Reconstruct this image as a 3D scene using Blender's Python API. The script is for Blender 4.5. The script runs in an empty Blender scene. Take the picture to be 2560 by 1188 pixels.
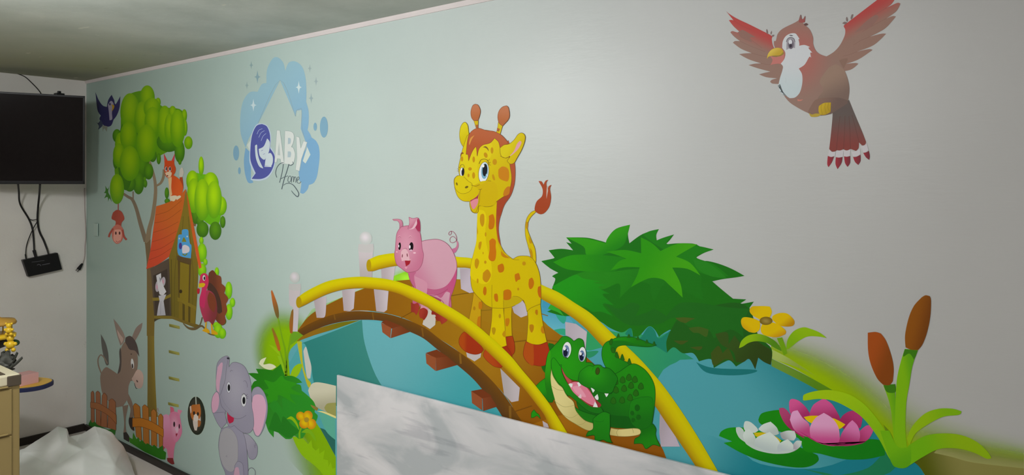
import bpy, bmesh, math, random
from mathutils import Vector, Matrix, noise
random.seed(7)
SC = bpy.context.scene
COL = SC.collection
R = math.radians
# ------------------------------------------------------------------ camera
FPX = 1850.0; PX, PY = 1280.0, 462.0        # focal length and principal point in the 2560x1188 frame
CAMZ = 1.716; HT = 2.441; WY = 2.16; WX = -5.57
YAW = R(128.9)
VIEW = Vector((math.cos(YAW), math.sin(YAW), 0)); RIGHT = Vector((math.sin(YAW), -math.cos(YAW), 0))
CAM = Vector((0, 0, CAMZ))
cd = bpy.data.cameras.new('camera'); cam = bpy.data.objects.new('camera', cd); COL.objects.link(cam)
cam.location = CAM; cam.rotation_euler = (R(90), 0, YAW - R(90))
cd.sensor_width = 36; cd.lens = FPX / 2560 * 36; cd.shift_y = -(594 - PY) / 2560; cd.clip_start = .02
SC.camera = cam
# ------------------------------------------------------------------ world, lights, exposure
w = bpy.data.worlds.new('world'); SC.world = w; w.use_nodes = True
w.node_tree.nodes['Background'].inputs[0].default_value = (.62, .68, .7, 1)
w.node_tree.nodes['Background'].inputs[1].default_value = .0
def area(name, loc, size, power, col=(1, 1, 1), rot=(0, 0, 0), shape='DISK', sy=None, spread=180):
    d = bpy.data.lights.new(name, 'AREA'); d.shape = shape; d.size = size
    if sy: d.size_y = sy
    d.energy = power; d.color = col; d.spread = R(spread)
    o = bpy.data.objects.new(name, d); COL.objects.link(o); o.location = loc; o.rotation_euler = rot
    return o
def bulb(name, loc, power, rad, col=(1, 1, 1)):
    d = bpy.data.lights.new(name, 'POINT'); d.energy = power; d.shadow_soft_size = rad; d.color = col
    o = bpy.data.objects.new(name, d); COL.objects.link(o); o.location = loc; return o
bulb('ceiling_bulb_light', (-2.7, .30, HT - .22), 68, .10, (.975, .995, 1))
bulb('second_ceiling_bulb_light', (-1.05, .0, HT - .22), 34, .10, (.985, .995, 1))
SC.view_settings.view_transform = 'Standard'; SC.view_settings.look = 'None'
SC.view_settings.exposure = 0.0; SC.view_settings.gamma = 1.0; SC.view_settings.use_curve_mapping = False
# ------------------------------------------------------------------ projection onto the mural wall
def ray(px, py):
    return VIEW + RIGHT * ((px - PX) / FPX) + Vector((0, 0, (PY - py) / FPX))
def at(px, py, t):
    """point at depth t (metres along the view axis)"""
    return CAM + ray(px, py) * t
def onwall(px, py, off=0.0):
    d = ray(px, py); return CAM + d * ((WY - off) / d.y)
def lin(c):
    return c / 12.92 if c <= .04045 else ((c + .055) / 1.055) ** 2.4
def hx(s):
    return [lin(int(s[i:i + 2], 16) / 255) for i in (0, 2, 4)]
# brightness of the light reaching the mural, used once per painted figure to find its paint colour
KTAB = [(215, .31), (400, .45), (608, .60), (800, .71), (1000, .80), (1300, .83), (1700, .78), (2000, .65), (2400, .58), (2560, .55)]
def kfield(px, py):
    for (a, ka), (b, kb) in zip(KTAB, KTAB[1:]):
        if px <= b:
            k = ka + (kb - ka) * max(0, (px - a)) / (b - a); break
    else: k = KTAB[-1][1]
    return 1.04 * k * (1 - .12 * max(0, py - 400) / 788)
# ------------------------------------------------------------------ materials
MC = {}
def newmat(name):
    m = bpy.data.materials.new(name); m.use_nodes = True
    return m, m.node_tree.nodes, m.node_tree.links, m.node_tree.nodes['Principled BSDF']
def wall_bump(n, l, bs, st=.12):
    tc = n.new('ShaderNodeNewGeometry'); mp = n.new('ShaderNodeMapping'); mp.inputs['Scale'].default_value = (16, 16, 70)
    nz = n.new('ShaderNodeTexNoise'); nz.inputs['Scale'].default_value = 1.0; nz.inputs['Detail'].default_value = 3
    b = n.new('ShaderNodeBump'); b.inputs['Strength'].default_value = st; b.inputs['Distance'].default_value = .004
    l.new(tc.outputs['Position'], mp.inputs[0]); l.new(mp.outputs[0], nz.inputs[0]); l.new(nz.outputs[0], b.inputs['Height'])
    l.new(b.outputs[0], bs.inputs['Normal'])
    return tc
class Ctx: pass
X = Ctx(); X.t = (0, 0, 1); X.k = .6; X.lay = 0; X.d = 1.0
STEP = .000012
def T(x0, y0, s): X.t = (x0, y0, s)
def tp(x, y): return (X.t[0] + x / X.t[2], X.t[1] + y / X.t[2])
def alb(c):
    return tuple(min(.93, v / X.k) for v in (hx(c) if isinstance(c, str) else c)) + (1,)
def mth(n, l, op, a, b=None, clamp=False):
    m = n.new('ShaderNodeMath'); m.operation = op; m.use_clamp = clamp
    for i, v in enumerate((a, b)):
        if v is None: continue
        if isinstance(v, (int, float)): m.inputs[i].default_value = v
        else: l.new(v, m.inputs[i])
    return m.outputs[0]
def pmat(spec):
    key = (spec, round(X.k, 3), X.t if not isinstance(spec, str) else 0)
    if key in MC: return MC[key]
    m, n, l, bs = newmat('mural_print'); bs.inputs['Roughness'].default_value = .5; bs.inputs['Specular IOR Level'].default_value = .09
    g = wall_bump(n, l, bs)
    if isinstance(spec, str):
        if spec in ('ATTR', 'ATTRA'):
            a = n.new('ShaderNodeAttribute'); a.attribute_name = 'Col'; l.new(a.outputs['Color'], bs.inputs['Base Color'])
            if spec == 'ATTRA': l.new(a.outputs['Alpha'], bs.inputs['Alpha'])
        else: bs.inputs['Base Color'].default_value = alb(spec)
        MC[key] = m; return m
    P = g.outputs['Position']
    if spec[0] in ('R', 'RA'):
        if spec[0] == 'R': _, c0, c1, cx, cy, rx, ry = spec; inner = 0
        else: _, c0, cx, cy, rx, ry, inner = spec
        a = onwall(*tp(cx, cy)); b = onwall(*tp(cx + rx, cy)); c = onwall(*tp(cx - rx, cy)); d = onwall(*tp(cx, cy + ry))
        sx = 2 / abs(b.x - c.x); sz = 1 / abs(d.z - a.z)
        mp = n.new('ShaderNodeMapping'); mp.vector_type = 'POINT'
        mp.inputs['Scale'].default_value = (sx, 0, sz); mp.inputs['Location'].default_value = (-(b.x + c.x) / 2 * sx, 0, -a.z * sz)
        l.new(P, mp.inputs[0]); vl = n.new('ShaderNodeVectorMath'); vl.operation = 'LENGTH'; l.new(mp.outputs[0], vl.inputs[0])
        f = vl.outputs['Value']
        f = mth(n, l, 'MULTIPLY', mth(n, l, 'SUBTRACT', f, inner), 1 / (1 - inner), True)
    else:
        if spec[0] == 'LA': _, c0, x0, y0, x1, y1 = spec
        else: c0, c1, x0, y0, x1, y1 = spec
        a = onwall(*tp(x0, y0)); b = onwall(*tp(x1, y1)); d = b - a
        s = d / d.length_squared
        vm = n.new('ShaderNodeVectorMath'); vm.operation = 'SUBTRACT'; l.new(P, vm.inputs[0]); vm.inputs[1].default_value = a
        vd = n.new('ShaderNodeVectorMath'); vd.operation = 'DOT_PRODUCT'; l.new(vm.outputs[0], vd.inputs[0]); vd.inputs[1].default_value = (s.x, 0, s.z)
        f = mth(n, l, 'ADD', vd.outputs['Value'], 0, True)
    mr = n.new('ShaderNodeMapRange'); mr.interpolation_type = 'SMOOTHSTEP'; l.new(f, mr.inputs['Value']); f = mr.outputs[0]
    if spec[0] in ('RA', 'LA'):
        bs.inputs['Base Color'].default_value = alb(c0)
        l.new(mth(n, l, 'SUBTRACT', 1, f), bs.inputs['Alpha'])
    else:
        mx = n.new('ShaderNodeMix'); mx.data_type = 'RGBA'
        mx.inputs[6].default_value = alb(c0); mx.inputs[7].default_value = alb(c1); l.new(f, mx.inputs[0]); l.new(mx.outputs[2], bs.inputs['Base Color'])
    MC[key] = m; return m
# ------------------------------------------------------------------ objects
ORG = {}
def tag(o, label=None, cat=None, group=None, kind=None):
    if label: o['label'] = label
    if cat: o['category'] = cat
    if group: o['group'] = group
    if kind: o['kind'] = kind
    return o
def link(o, parent=None, loc=(0, 0, 0)):
    COL.objects.link(o)
    if parent is not None: o.parent = parent; ORG[o] = ORG[parent]
    else: o.location = loc; ORG[o] = Vector(loc)
    return o
def empty(name, label, cat, loc, group=None):
    o = bpy.data.objects.new(name, None); o.empty_display_size = .05; link(o, None, loc); return tag(o, label, cat, group)
def thing(name, label, cat, x, y, lay=None, group=None, gain=1.0):
    """a painted figure: an Empty on the wall at crop position x, y"""
    p = tp(x, y); X.k = kfield(*p) * gain
    if lay is not None: X.lay = lay
    return empty(name, label, cat, onwall(*p), group)
def parse(s):
    out = []
    for q in s.split():
        c = q.endswith('!'); q = q.rstrip('!'); a, b = q.split(','); out.append((float(a), float(b), c))
    return out
def cr(p0, p1, p2, p3, t):
    return tuple(.5 * (2 * p1[i] + (p2[i] - p0[i]) * t + (2 * p0[i] - 5 * p1[i] + 4 * p2[i] - p3[i]) * t * t + (3 * p1[i] - p0[i] - 3 * p2[i] + p3[i]) * t ** 3) for i in (0, 1))
def spline(pts, closed, n=5):
    """Catmull-Rom through the points; points flagged with ! are sharp corners"""
    N = len(pts); out = []
    if N < 3: return [p[:2] for p in pts]
    for i in range(N if closed else N - 1):
        p1 = pts[i]; p2 = pts[(i + 1) % N]
        p0 = p1 if (p1[2] or (not closed and i == 0)) else pts[i - 1]
        p3 = p2 if (p2[2] or (not closed and i == N - 2)) else pts[(i + 2) % N]
        for k in range(n): out.append(cr(p0, p1, p2, p3, k / n))
    if not closed: out.append(pts[-1][:2])
    return out
def ell(cx, cy, rx, ry, rot=0, n=28):
    c, s = math.cos(R(rot)), math.sin(R(rot)); o = []
    for i in range(n):
        a = 2 * math.pi * i / n; x, y = rx * math.cos(a), ry * math.sin(a); o.append((cx + x * c - y * s, cy + x * s + y * c))
    return o
def ribbon(pts, wd, closed=False):
    """outline of a stroke; wd is a width or a list of widths along it"""
    n = len(pts); L, Rr = [], []
    for i, p in enumerate(pts):
        a = pts[i - 1] if (i or closed) else p; b = pts[(i + 1) % n] if (i < n - 1 or closed) else p
        dx, dy = b[0] - a[0], b[1] - a[1]; d = math.hypot(dx, dy) or 1; nx, ny = -dy / d, dx / d
        if isinstance(wd, (int, float)): h = wd / 2
        else:
            f = i / max(1, n - 1) * (len(wd) - 1); j = min(int(f), len(wd) - 2); h = (wd[j] + (wd[j + 1] - wd[j]) * (f - j)) / 2
        L.append((p[0] + nx * h, p[1] + ny * h)); Rr.append((p[0] - nx * h, p[1] - ny * h))
    return L, Rr
def F(s, m): return ('f', s, m)
def O(s, m, wd=5, oc='5a4632'): return ('o', s, m, wd, oc)
def S(s, wd, m): return ('s', s, wd, m)
def E(cx, cy, rx, ry, m, rot=0): return ('e', cx, cy, rx, ry, rot, m)
def EO(cx, cy, rx, ry, m, wd=4, oc='333333', rot=0): return ('eo', cx, cy, rx, ry, rot, m, wd, oc)
def G(a, b, cols): return ('g', a, b, cols)
def GA(a, b, col, al): return ('g', a, b, [(col, v) for v in al])
def paint(name, parent, items, label=None, kind=None):
    """one mesh made of painted shapes lying on the wall, each a hair in front of the last"""
    org = ORG[parent] if parent is not None else None
    vs, fs, mi, mats, vc = [], [], [], [], []
    def slot(m):
        if m not in mats: mats.append(m)
        return mats.index(m)
    def poly(pts, m, cols=None):
        o = (X.lay + 12) * STEP; s = len(vs)
        for p in pts: vs.append(onwall(*tp(*p), o)); vc.append((1, 1, 1, 1))
        a2 = sum(pts[i - 1][0] * pts[i][1] - pts[i][0] * pts[i - 1][1] for i in range(len(pts)))
        f = list(range(s, len(vs)))
        if a2 > 0: f.reverse()
        fs.append(f); mi.append(slot(m))
    def strip(A, B, m, closed=False, cols=None):
        o = (X.lay + 12) * STEP; s = len(vs); n = len(A); rows = len(cols) if cols else 2
        for i in range(n):
            for j in range(rows):
                t = j / (rows - 1); vs.append(onwall(*tp(A[i][0] + (B[i][0] - A[i][0]) * t, A[i][1] + (B[i][1] - A[i][1]) * t), o))
                vc.append((1, 1, 1, 1) if not cols else alb(cols[j]) if isinstance(cols[j], str) else alb(cols[j][0])[:3] + (cols[j][1],))
        for i in range(n if closed else n - 1):
            k = (i + 1) % n
            for j in range(rows - 1):
                fs.append([s + i * rows + j, s + i * rows + j + 1, s + k * rows + j + 1, s + k * rows + j]); mi.append(slot(m))
    for it in items:
        k = it[0]
        if k == 'f': poly(spline(parse(it[1]), True), pmat(it[2]))
        elif k == 'e': poly(ell(*it[1:6]), pmat(it[6]))
        elif k == 's':
            L, Q = ribbon(spline(parse(it[1]), False), it[2]); strip(L, Q, pmat(it[3]))
        elif k in ('o', 'eo'):
            if k == 'o': p = spline(parse(it[1]), True); m, wd, oc = it[2:5]
            else: p = ell(*it[1:6]); m, wd, oc = it[6:9]
            poly(p, pmat(m)); X.lay += 1; L, Q = ribbon(p, wd, True); strip(L, Q, pmat(oc), True)
        elif k == 'g':
            A = spline(parse(it[1]), False, 8); B = spline(parse(it[2]), False, 8)
            n = max(len(A), len(B))
            def rs(P):
                d = [0]
                for a, b in zip(P, P[1:]): d.append(d[-1] + math.hypot(a[0] - b[0], a[1] - b[1]))
                o = []; j = 0
                for i in range(n):
                    t = d[-1] * i / (n - 1)
                    while j < len(d) - 2 and d[j + 1] < t: j += 1
                    f = (t - d[j]) / ((d[j + 1] - d[j]) or 1); o.append((P[j][0] + (P[j + 1][0] - P[j][0]) * f, P[j][1] + (P[j + 1][1] - P[j][1]) * f))
                return o
            strip(rs(A), rs(B), pmat('ATTR' if isinstance(it[3][0], str) else 'ATTRA'), False, it[3])
        X.lay += 1
    if org is None:
        xs = [v.x for v in vs]; zs = [v.z for v in vs]; org = Vector(((min(xs) + max(xs)) / 2, WY, min(zs)))
    me = bpy.data.meshes.new(name); me.from_pydata([v - org for v in vs], [], fs)
    for m in mats: me.materials.append(m)
    for p, i in zip(me.polygons, mi): p.material_index = i
    if any(it[0] == 'g' for it in items):
        ca = me.color_attributes.new('Col', 'FLOAT_COLOR', 'POINT')
        for i, c in enumerate(vc): ca.data[i].color = c
    o = bpy.data.objects.new(name, me)
    if parent is not None: link(o, parent)
    else: link(o, None, org)
    if label: o['label'] = label
    if kind: o['kind'] = kind
    return o
def nested(name, parent, items, subs):
    """first shape is the part, the others its sub-parts"""
    p = paint(name, parent, items[:1])
    for it, s in zip(items[1:], subs.split()): paint(s, p, [it])
    return p
def parts(name, parent, items):
    for it in items: paint(name, parent, [it])
def one(name, label, cat, items, lay, group=None, gain=1.0, kind=None):
    """a painted figure that is a single mesh"""
    it = items[0]
    if it[0] in ('e', 'eo'): x, y = it[1], it[2]
    else: q = parse(it[1]); x = sum(p[0] for p in q) / len(q); y = sum(p[1] for p in q) / len(q)
    X.k = kfield(*tp(x, y)) * gain; X.lay = lay
    return tag(paint(name, None, items), label, cat, group, kind)
# solid geometry
def sm(name, col, rough=.6, spec=.3, var=0, vs=6, metal=0, bump=0):
    m, n, l, bs = newmat(name); bs.inputs['Roughness'].default_value = rough; bs.inputs['Specular IOR Level'].default_value = spec; bs.inputs['Metallic'].default_value = metal
    c = [*(hx(col) if isinstance(col, str) else col), 1]
    tc = n.new('ShaderNodeTexCoord'); nz = n.new('ShaderNodeTexNoise'); nz.inputs['Scale'].default_value = vs; nz.inputs['Detail'].default_value = 5
    l.new(tc.outputs['Object'], nz.inputs[0])
    if var:
        mx = n.new('ShaderNodeMix'); mx.data_type = 'RGBA'; mx.inputs[6].default_value = [v * (1 - var) for v in c[:3]] + [1]; mx.inputs[7].default_value = [min(1, v * (1 + var)) for v in c[:3]] + [1]
        l.new(nz.outputs[0], mx.inputs[0]); l.new(mx.outputs[2], bs.inputs['Base Color'])
    else: bs.inputs['Base Color'].default_value = c
    if bump:
        b = n.new('ShaderNodeBump'); b.inputs['Strength'].default_value = bump; b.inputs['Distance'].default_value = .01; l.new(nz.outputs[0], b.inputs['Height']); l.new(b.outputs[0], bs.inputs['Normal'])
    return m
def build(name, bm, mat, parent=None, loc=None, smooth=False):
    """bm is in world coordinates"""
    org = ORG[parent] if parent is not None else (Vector(loc) if loc is not None else None)
    if org is None:
        xs = [v.co for v in bm.verts]; org = Vector((sum(v.x for v in xs) / len(xs), sum(v.y for v in xs) / len(xs), min(v.z for v in xs)))
    for v in bm.verts: v.co -= org
    me = bpy.data.meshes.new(name); bm.to_mesh(me); bm.free()
    for m in (mat if isinstance(mat, (list, tuple)) else [mat]): me.materials.append(m)
    if smooth:
        for p in me.polygons: p.use_smooth = True
    o = bpy.data.objects.new(name, me)
    return link(o, parent) if parent is not None else link(o, None, org)
def bxm(bm, M, sx, sy, sz, bev=0, seg=2):
    r = bmesh.ops.create_cube(bm, size=1, matrix=M @ Matrix.Diagonal((sx, sy, sz, 1)))
    if bev:
        es = {e for v in r['verts'] for e in v.link_edges}
        bmesh.ops.bevel(bm, geom=list(es), offset=bev, segments=seg, affect='EDGES', profile=.5)
def bx(x0, x1, y0, y1, z0, z1, bev=0, bm=None):
    bm = bm or bmesh.new(); bxm(bm, Matrix.Translation(((x0 + x1) / 2, (y0 + y1) / 2, (z0 + z1) / 2)), x1 - x0, y1 - y0, z1 - z0, bev); return bm
def tube(pts, r, bm=None, seg=8, n=6):
    bm = bm or bmesh.new(); P = []
    pts = [Vector(p) for p in pts]
    for i in range(len(pts) - 1):
        p0 = pts[max(0, i - 1)]; p1 = pts[i]; p2 = pts[i + 1]; p3 = pts[min(len(pts) - 1, i + 2)]
        for k in range(n):
            t = k / n; P.append(.5 * (2 * p1 + (p2 - p0) * t + (2 * p0 - 5 * p1 + 4 * p2 - p3) * t * t + (3 * p1 - p0 - 3 * p2 + p3) * t ** 3))
    P.append(pts[-1]); rings = []
    up = Vector((.31, .57, .76))
    for i, p in enumerate(P):
        d = (P[min(i + 1, len(P) - 1)] - P[max(i - 1, 0)]).normalized(); a = d.cross(up).normalized(); b = d.cross(a)
        rr = r if isinstance(r, (int, float)) else r[0] + (r[1] - r[0]) * i / (len(P) - 1)
        rings.append([bm.verts.new(p + a * math.cos(2 * math.pi * k / seg) * rr + b * math.sin(2 * math.pi * k / seg) * rr) for k in range(seg)])
    for A, B in zip(rings, rings[1:]):
        for k in range(seg): bm.faces.new((A[k], A[(k + 1) % seg], B[(k + 1) % seg], B[k]))
    bm.faces.new(rings[0][::-1]); bm.faces.new(rings[-1]); return bm
def lathe(c, prof, bm=None, seg=48):
    """prof: (radius, z) pairs about the vertical through c"""
    bm = bm or bmesh.new(); rings = []
    for r, z in prof: rings.append([bm.verts.new((c[0] + r * math.cos(2 * math.pi * k / seg), c[1] + r * math.sin(2 * math.pi * k / seg), c[2] + z)) for k in range(seg)])
    for A, B in zip(rings, rings[1:]):
        for k in range(seg): bm.faces.new((A[k], A[(k + 1) % seg], B[(k + 1) % seg], B[k]))
    bm.faces.new(rings[0][::-1]); bm.faces.new(rings[-1]); return bm
# ================================================================== the room
def wallmat():
    """mint print that turns to a warm off-white towards the right, both ends darkened for the dimmer light there, with a faint woven sheen"""
    m, n, l, bs = newmat('mural_wall_print'); bs.inputs['Roughness'].default_value = .42; bs.inputs['Specular IOR Level'].default_value = .5
    g = wall_bump(n, l, bs, .12)
    sx = n.new('ShaderNodeSeparateXYZ'); l.new(g.outputs['Position'], sx.inputs[0])
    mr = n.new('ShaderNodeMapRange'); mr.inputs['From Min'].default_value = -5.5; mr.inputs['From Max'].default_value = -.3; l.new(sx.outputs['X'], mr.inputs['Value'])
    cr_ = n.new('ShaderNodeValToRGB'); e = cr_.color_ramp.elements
    e[0].position = 0; e[0].color = (.42, .56, .50, 1); e[1].position = 1; e[1].color = (.575, .565, .555, 1)  # corner and right-end stops darkened: light falloff painted into the print colour
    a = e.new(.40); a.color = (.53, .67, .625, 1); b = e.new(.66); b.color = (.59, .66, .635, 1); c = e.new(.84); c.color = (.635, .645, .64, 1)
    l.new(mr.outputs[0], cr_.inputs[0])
    nz = n.new('ShaderNodeTexNoise'); nz.inputs['Scale'].default_value = 2.2; nz.inputs['Detail'].default_value = 4; l.new(g.outputs['Position'], nz.inputs[0])
    mx = n.new('ShaderNodeMix'); mx.data_type = 'RGBA'; mx.blend_type = 'MULTIPLY'; mx.inputs[0].default_value = .10
    l.new(cr_.outputs[0], mx.inputs[6]); l.new(nz.outputs[0], mx.inputs[7]); l.new(mx.outputs[2], bs.inputs['Base Color'])
    return m
def struct(name, bm, m, smooth=False):
    o = build(name, bm, m, loc=(0, 0, 0), smooth=smooth); o['kind'] = 'structure'; return o
XR, YB = 3.0, -3.2
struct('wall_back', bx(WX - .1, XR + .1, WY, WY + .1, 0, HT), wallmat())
def plaster():
    m, n, l, bs = newmat('grey_plaster'); bs.inputs['Roughness'].default_value = .75; bs.inputs['Specular IOR Level'].default_value = .2
    tc = n.new('ShaderNodeTexCoord')
    nz = n.new('ShaderNodeTexNoise'); nz.inputs['Scale'].default_value = 1.7; nz.inputs['Detail'].default_value = 7
    mp = n.new('ShaderNodeMapping'); l.new(tc.outputs['Object'], mp.inputs[0]); l.new(mp.outputs[0], nz.inputs[0])
    r = n.new('ShaderNodeValToRGB'); e = r.color_ramp.elements; e[0].position = .3; e[0].color = (.72, .67, .63, 1); e[1].position = .7; e[1].color = (.80, .755, .715, 1)
    l.new(nz.outputs[0], r.inputs[0])
    # fine scuffs
    n2 = n.new('ShaderNodeTexNoise'); n2.inputs['Scale'].default_value = 9; n2.inputs['Detail'].default_value = 9; n2.inputs['Roughness'].default_value = .75; l.new(tc.outputs['Object'], n2.inputs[0])
    r2 = n.new('ShaderNodeValToRGB'); e = r2.color_ramp.elements; e[0].position = .28; e[0].color = (.55, .53, .5, 1); e[1].position = .36; e[1].color = (1, 1, 1, 1); l.new(n2.outputs[0], r2.inputs[0])
    mx = n.new('ShaderNodeMix'); mx.data_type = 'RGBA'; mx.blend_type = 'MULTIPLY'; mx.inputs[0].default_value = .6
    l.new(r.outputs[0], mx.inputs[6]); l.new(r2.outputs[0], mx.inputs[7]); l.new(mx.outputs[2], bs.inputs['Base Color'])
    b = n.new('ShaderNodeBump'); b.inputs['Strength'].default_value = .25; b.inputs['Distance'].default_value = .01; l.new(n2.outputs[0], b.inputs['Height']); l.new(b.outputs[0], bs.inputs['Normal'])
    return m
PL = plaster()
struct('wall_left', bx(WX - .1, WX, YB - .1, WY, 0, HT), PL)
struct('wall_right', bx(XR, XR + .1, YB - .1, WY, 0, HT), PL)
struct('wall_front', bx(WX, XR, YB - .1, YB, 0, HT), PL)
def ceilmat():
    """grey-green painted concrete with damp olive staining near the far corner and flaked spots"""
    m, n, l, bs = newmat('damp_concrete_ceiling'); bs.inputs['Roughness'].default_value = .8; bs.inputs['Specular IOR Level'].default_value = .15
    g = n.new('ShaderNodeNewGeometry'); P = g.outputs['Position']
    nz = n.new('ShaderNodeTexNoise'); nz.inputs['Scale'].default_value = 1.6; nz.inputs['Detail'].default_value = 8; nz.inputs['Roughness'].default_value = .6; l.new(P, nz.inputs[0])
    r = n.new('ShaderNodeValToRGB'); e = r.color_ramp.elements; e[0].position = .34; e[0].color = (.40, .435, .395, 1); e[1].position = .68; e[1].color = (.60, .625, .58, 1); l.new(nz.outputs[0], r.inputs[0])
    # damp stain band towards the far wall
    sp = n.new('ShaderNodeSeparateXYZ'); l.new(P, sp.inputs[0])
    mr = n.new('ShaderNodeMapRange'); mr.inputs['From Min'].default_value = -3.2; mr.inputs['From Max'].default_value = -4.9; l.new(sp.outputs['X'], mr.inputs['Value'])
    f = mth(n, l, 'MULTIPLY', mr.outputs[0], mth(n, l, 'ADD', nz.outputs[0], .35, True))
    mx = n.new('ShaderNodeMix'); mx.data_type = 'RGBA'; l.new(f, mx.inputs[0]); l.new(r.outputs[0], mx.inputs[6]); mx.inputs[7].default_value = (.37, .36, .25, 1)
    # flakes: small pale patches and dark specks
    mp = n.new('ShaderNodeMapping'); mp.inputs['Scale'].default_value = (2.2, 5.5, 1); mp.inputs['Location'].default_value = (.4, .2, 0); l.new(P, mp.inputs[0])
    n3 = n.new('ShaderNodeTexNoise'); n3.inputs['Scale'].default_value = 2.4; n3.inputs['Detail'].default_value = 6; l.new(mp.outputs[0], n3.inputs[0])
    r3 = n.new('ShaderNodeValToRGB'); e = r3.color_ramp.elements; e[0].position = .685; e[0].color = (0, 0, 0, 1); e[1].position = .72; e[1].color = (1, 1, 1, 1); l.new(n3.outputs[0], r3.inputs[0])
    m2 = n.new('ShaderNodeMix'); m2.data_type = 'RGBA'; l.new(mth(n, l, 'MULTIPLY', r3.outputs[0], .5), m2.inputs[0]); l.new(mx.outputs[2], m2.inputs[6]); m2.inputs[7].default_value = (.72, .70, .60, 1)
    n4 = n.new('ShaderNodeTexNoise'); n4.inputs['Scale'].default_value = 3.1; n4.inputs['Detail'].default_value = 7; mp2 = n.new('ShaderNodeMapping'); mp2.inputs['Scale'].default_value = (1, 3, 1); mp2.inputs['Location'].default_value = (5, 1, 0); l.new(P, mp2.inputs[0]); l.new(mp2.outputs[0], n4.inputs[0])
    r4 = n.new('ShaderNodeValToRGB'); e = r4.color_ramp.elements; e[0].position = .265; e[0].color = (1, 1, 1, 1); e[1].position = .29; e[1].color = (0, 0, 0, 1); l.new(n4.outputs[0], r4.inputs[0])
    m3 = n.new('ShaderNodeMix'); m3.data_type = 'RGBA'; l.new(mth(n, l, 'MULTIPLY', r4.outputs[0], .6), m3.inputs[0]); l.new(m2.outputs[2], m3.inputs[6]); m3.inputs[7].default_value = (.16, .16, .13, 1)
    l.new(m3.outputs[2], bs.inputs['Base Color'])
    b = n.new('ShaderNodeBump'); b.inputs['Strength'].default_value = .35; b.inputs['Distance'].default_value = .02; l.new(nz.outputs[0], b.inputs['Height']); l.new(b.outputs[0], bs.inputs['Normal'])
    return m
struct('ceiling', bx(WX - .1, XR + .1, YB - .1, WY + .1, HT, HT + .1), ceilmat())
def tilemat():
    m, n, l, bs = newmat('pale_floor_tile'); bs.inputs['Roughness'].default_value = .35
    tc = n.new('ShaderNodeTexCoord'); br = n.new('ShaderNodeTexBrick'); br.offset = 0; br.inputs['Scale'].default_value = 1
    br.inputs['Brick Width'].default_value = .6; br.inputs['Row Height'].default_value = .6; br.inputs['Mortar Size'].default_value = .004
    br.inputs['Color1'].default_value = (.80, .73, .70, 1); br.inputs['Color2'].default_value = (.78, .71, .68, 1); br.inputs['Mortar'].default_value = (.6, .54, .51, 1)
    l.new(tc.outputs['Object'], br.inputs[0]); l.new(br.outputs[0], bs.inputs['Base Color']); return m
struct('floor', bx(WX - .1, XR + .1, YB - .1, WY + .1, -.1, 0), tilemat())
# pinkish-white plaster cove along the top of the mural wall
CM = sm('pinkish_white_paint', (.74, .67, .66), .6, .2, .06, 9, bump=.2)
bm = bmesh.new()
prof = [(0, 0), (0, -.019), (-.006, -.019), (-.011, -.008), (-.013, 0)]
rings = [[bm.verts.new((x, WY + p[0], HT + p[1])) for p in prof] for x in (WX, XR)]
for k in range(len(prof) - 1): bm.faces.new((rings[0][k], rings[0][k + 1], rings[1][k + 1], rings[1][k]))
struct('trim_1', bm, CM)
BBM = sm('dark_brown_skirting', '2b2421', .5, .4, .3, 8)
struct('baseboard_back', bx(WX, -2.79, WY - .016, WY, 0, .041, .003), BBM)
struct('baseboard_left', bx(WX, WX + .016, YB, WY - .016, 0, .05, .003), BBM)
# whitewashed board with the roller and brush marks standing against the mural
def boardmat():
    m, n, l, bs = newmat('patchy_white_primer'); bs.inputs['Roughness'].default_value = .38; bs.inputs['Specular IOR Level'].default_value = .4
    g = n.new('ShaderNodeNewGeometry')
    mp = n.new('ShaderNodeMapping'); mp.inputs['Scale'].default_value = (1.1, 1, 2.2); mp.inputs['Rotation'].default_value = (0, R(12), 0); l.new(g.outputs['Position'], mp.inputs[0])
    nz = n.new('ShaderNodeTexNoise'); nz.inputs['Scale'].default_value = 1.9; nz.inputs['Detail'].default_value = 6; nz.inputs['Distortion'].default_value = .8; l.new(mp.outputs[0], nz.inputs[0])
    r = n.new('ShaderNodeValToRGB'); e = r.color_ramp.elements; e[0].position = .40; e[0].color = (.50, .525, .55, 1); e[1].position = .60; e[1].color = (.80, .775, .80, 1)
    q = e.new(.48); q.color = (.67, .665, .69, 1); l.new(nz.outputs[0], r.inputs[0])
    mp2 = n.new('ShaderNodeMapping'); mp2.inputs['Scale'].default_value = (2.2, 1, 20); mp2.inputs['Rotation'].default_value = (0, R(9), 0); l.new(g.outputs['Position'], mp2.inputs[0])
    n2 = n.new('ShaderNodeTexNoise'); n2.inputs['Scale'].default_value = 1.3; n2.inputs['Detail'].default_value = 5; l.new(mp2.outputs[0], n2.inputs[0])
    r2 = n.new('ShaderNodeValToRGB'); e = r2.color_ramp.elements; e[0].position = .33; e[0].color = (.6, .61, .65, 1); e[1].position = .42; e[1].color = (1, 1, 1, 1); l.new(n2.outputs[0], r2.inputs[0])
    mx = n.new('ShaderNodeMix'); mx.data_type = 'RGBA'; mx.blend_type = 'MULTIPLY'; mx.inputs[0].default_value = .5; l.new(r.outputs[0], mx.inputs[6]); l.new(r2.outputs[0], mx.inputs[7])
    l.new(mx.outputs[2], bs.inputs['Base Color'])
    b = n.new('ShaderNodeBump'); b.inputs['Strength'].default_value = .12; b.inputs['Distance'].default_value = .006; l.new(n2.outputs[0], b.inputs['Height']); l.new(b.outputs[0], bs.inputs['Normal'])
    return m
bl = onwall(842, 938, .016)
tag(build('white_board', bx(bl.x, .9, WY - .016, WY - .0055, 0, bl.z, .0012), boardmat()), 'long patchy white painted board with grey brush marks covering the foot of the mural', 'board')
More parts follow.
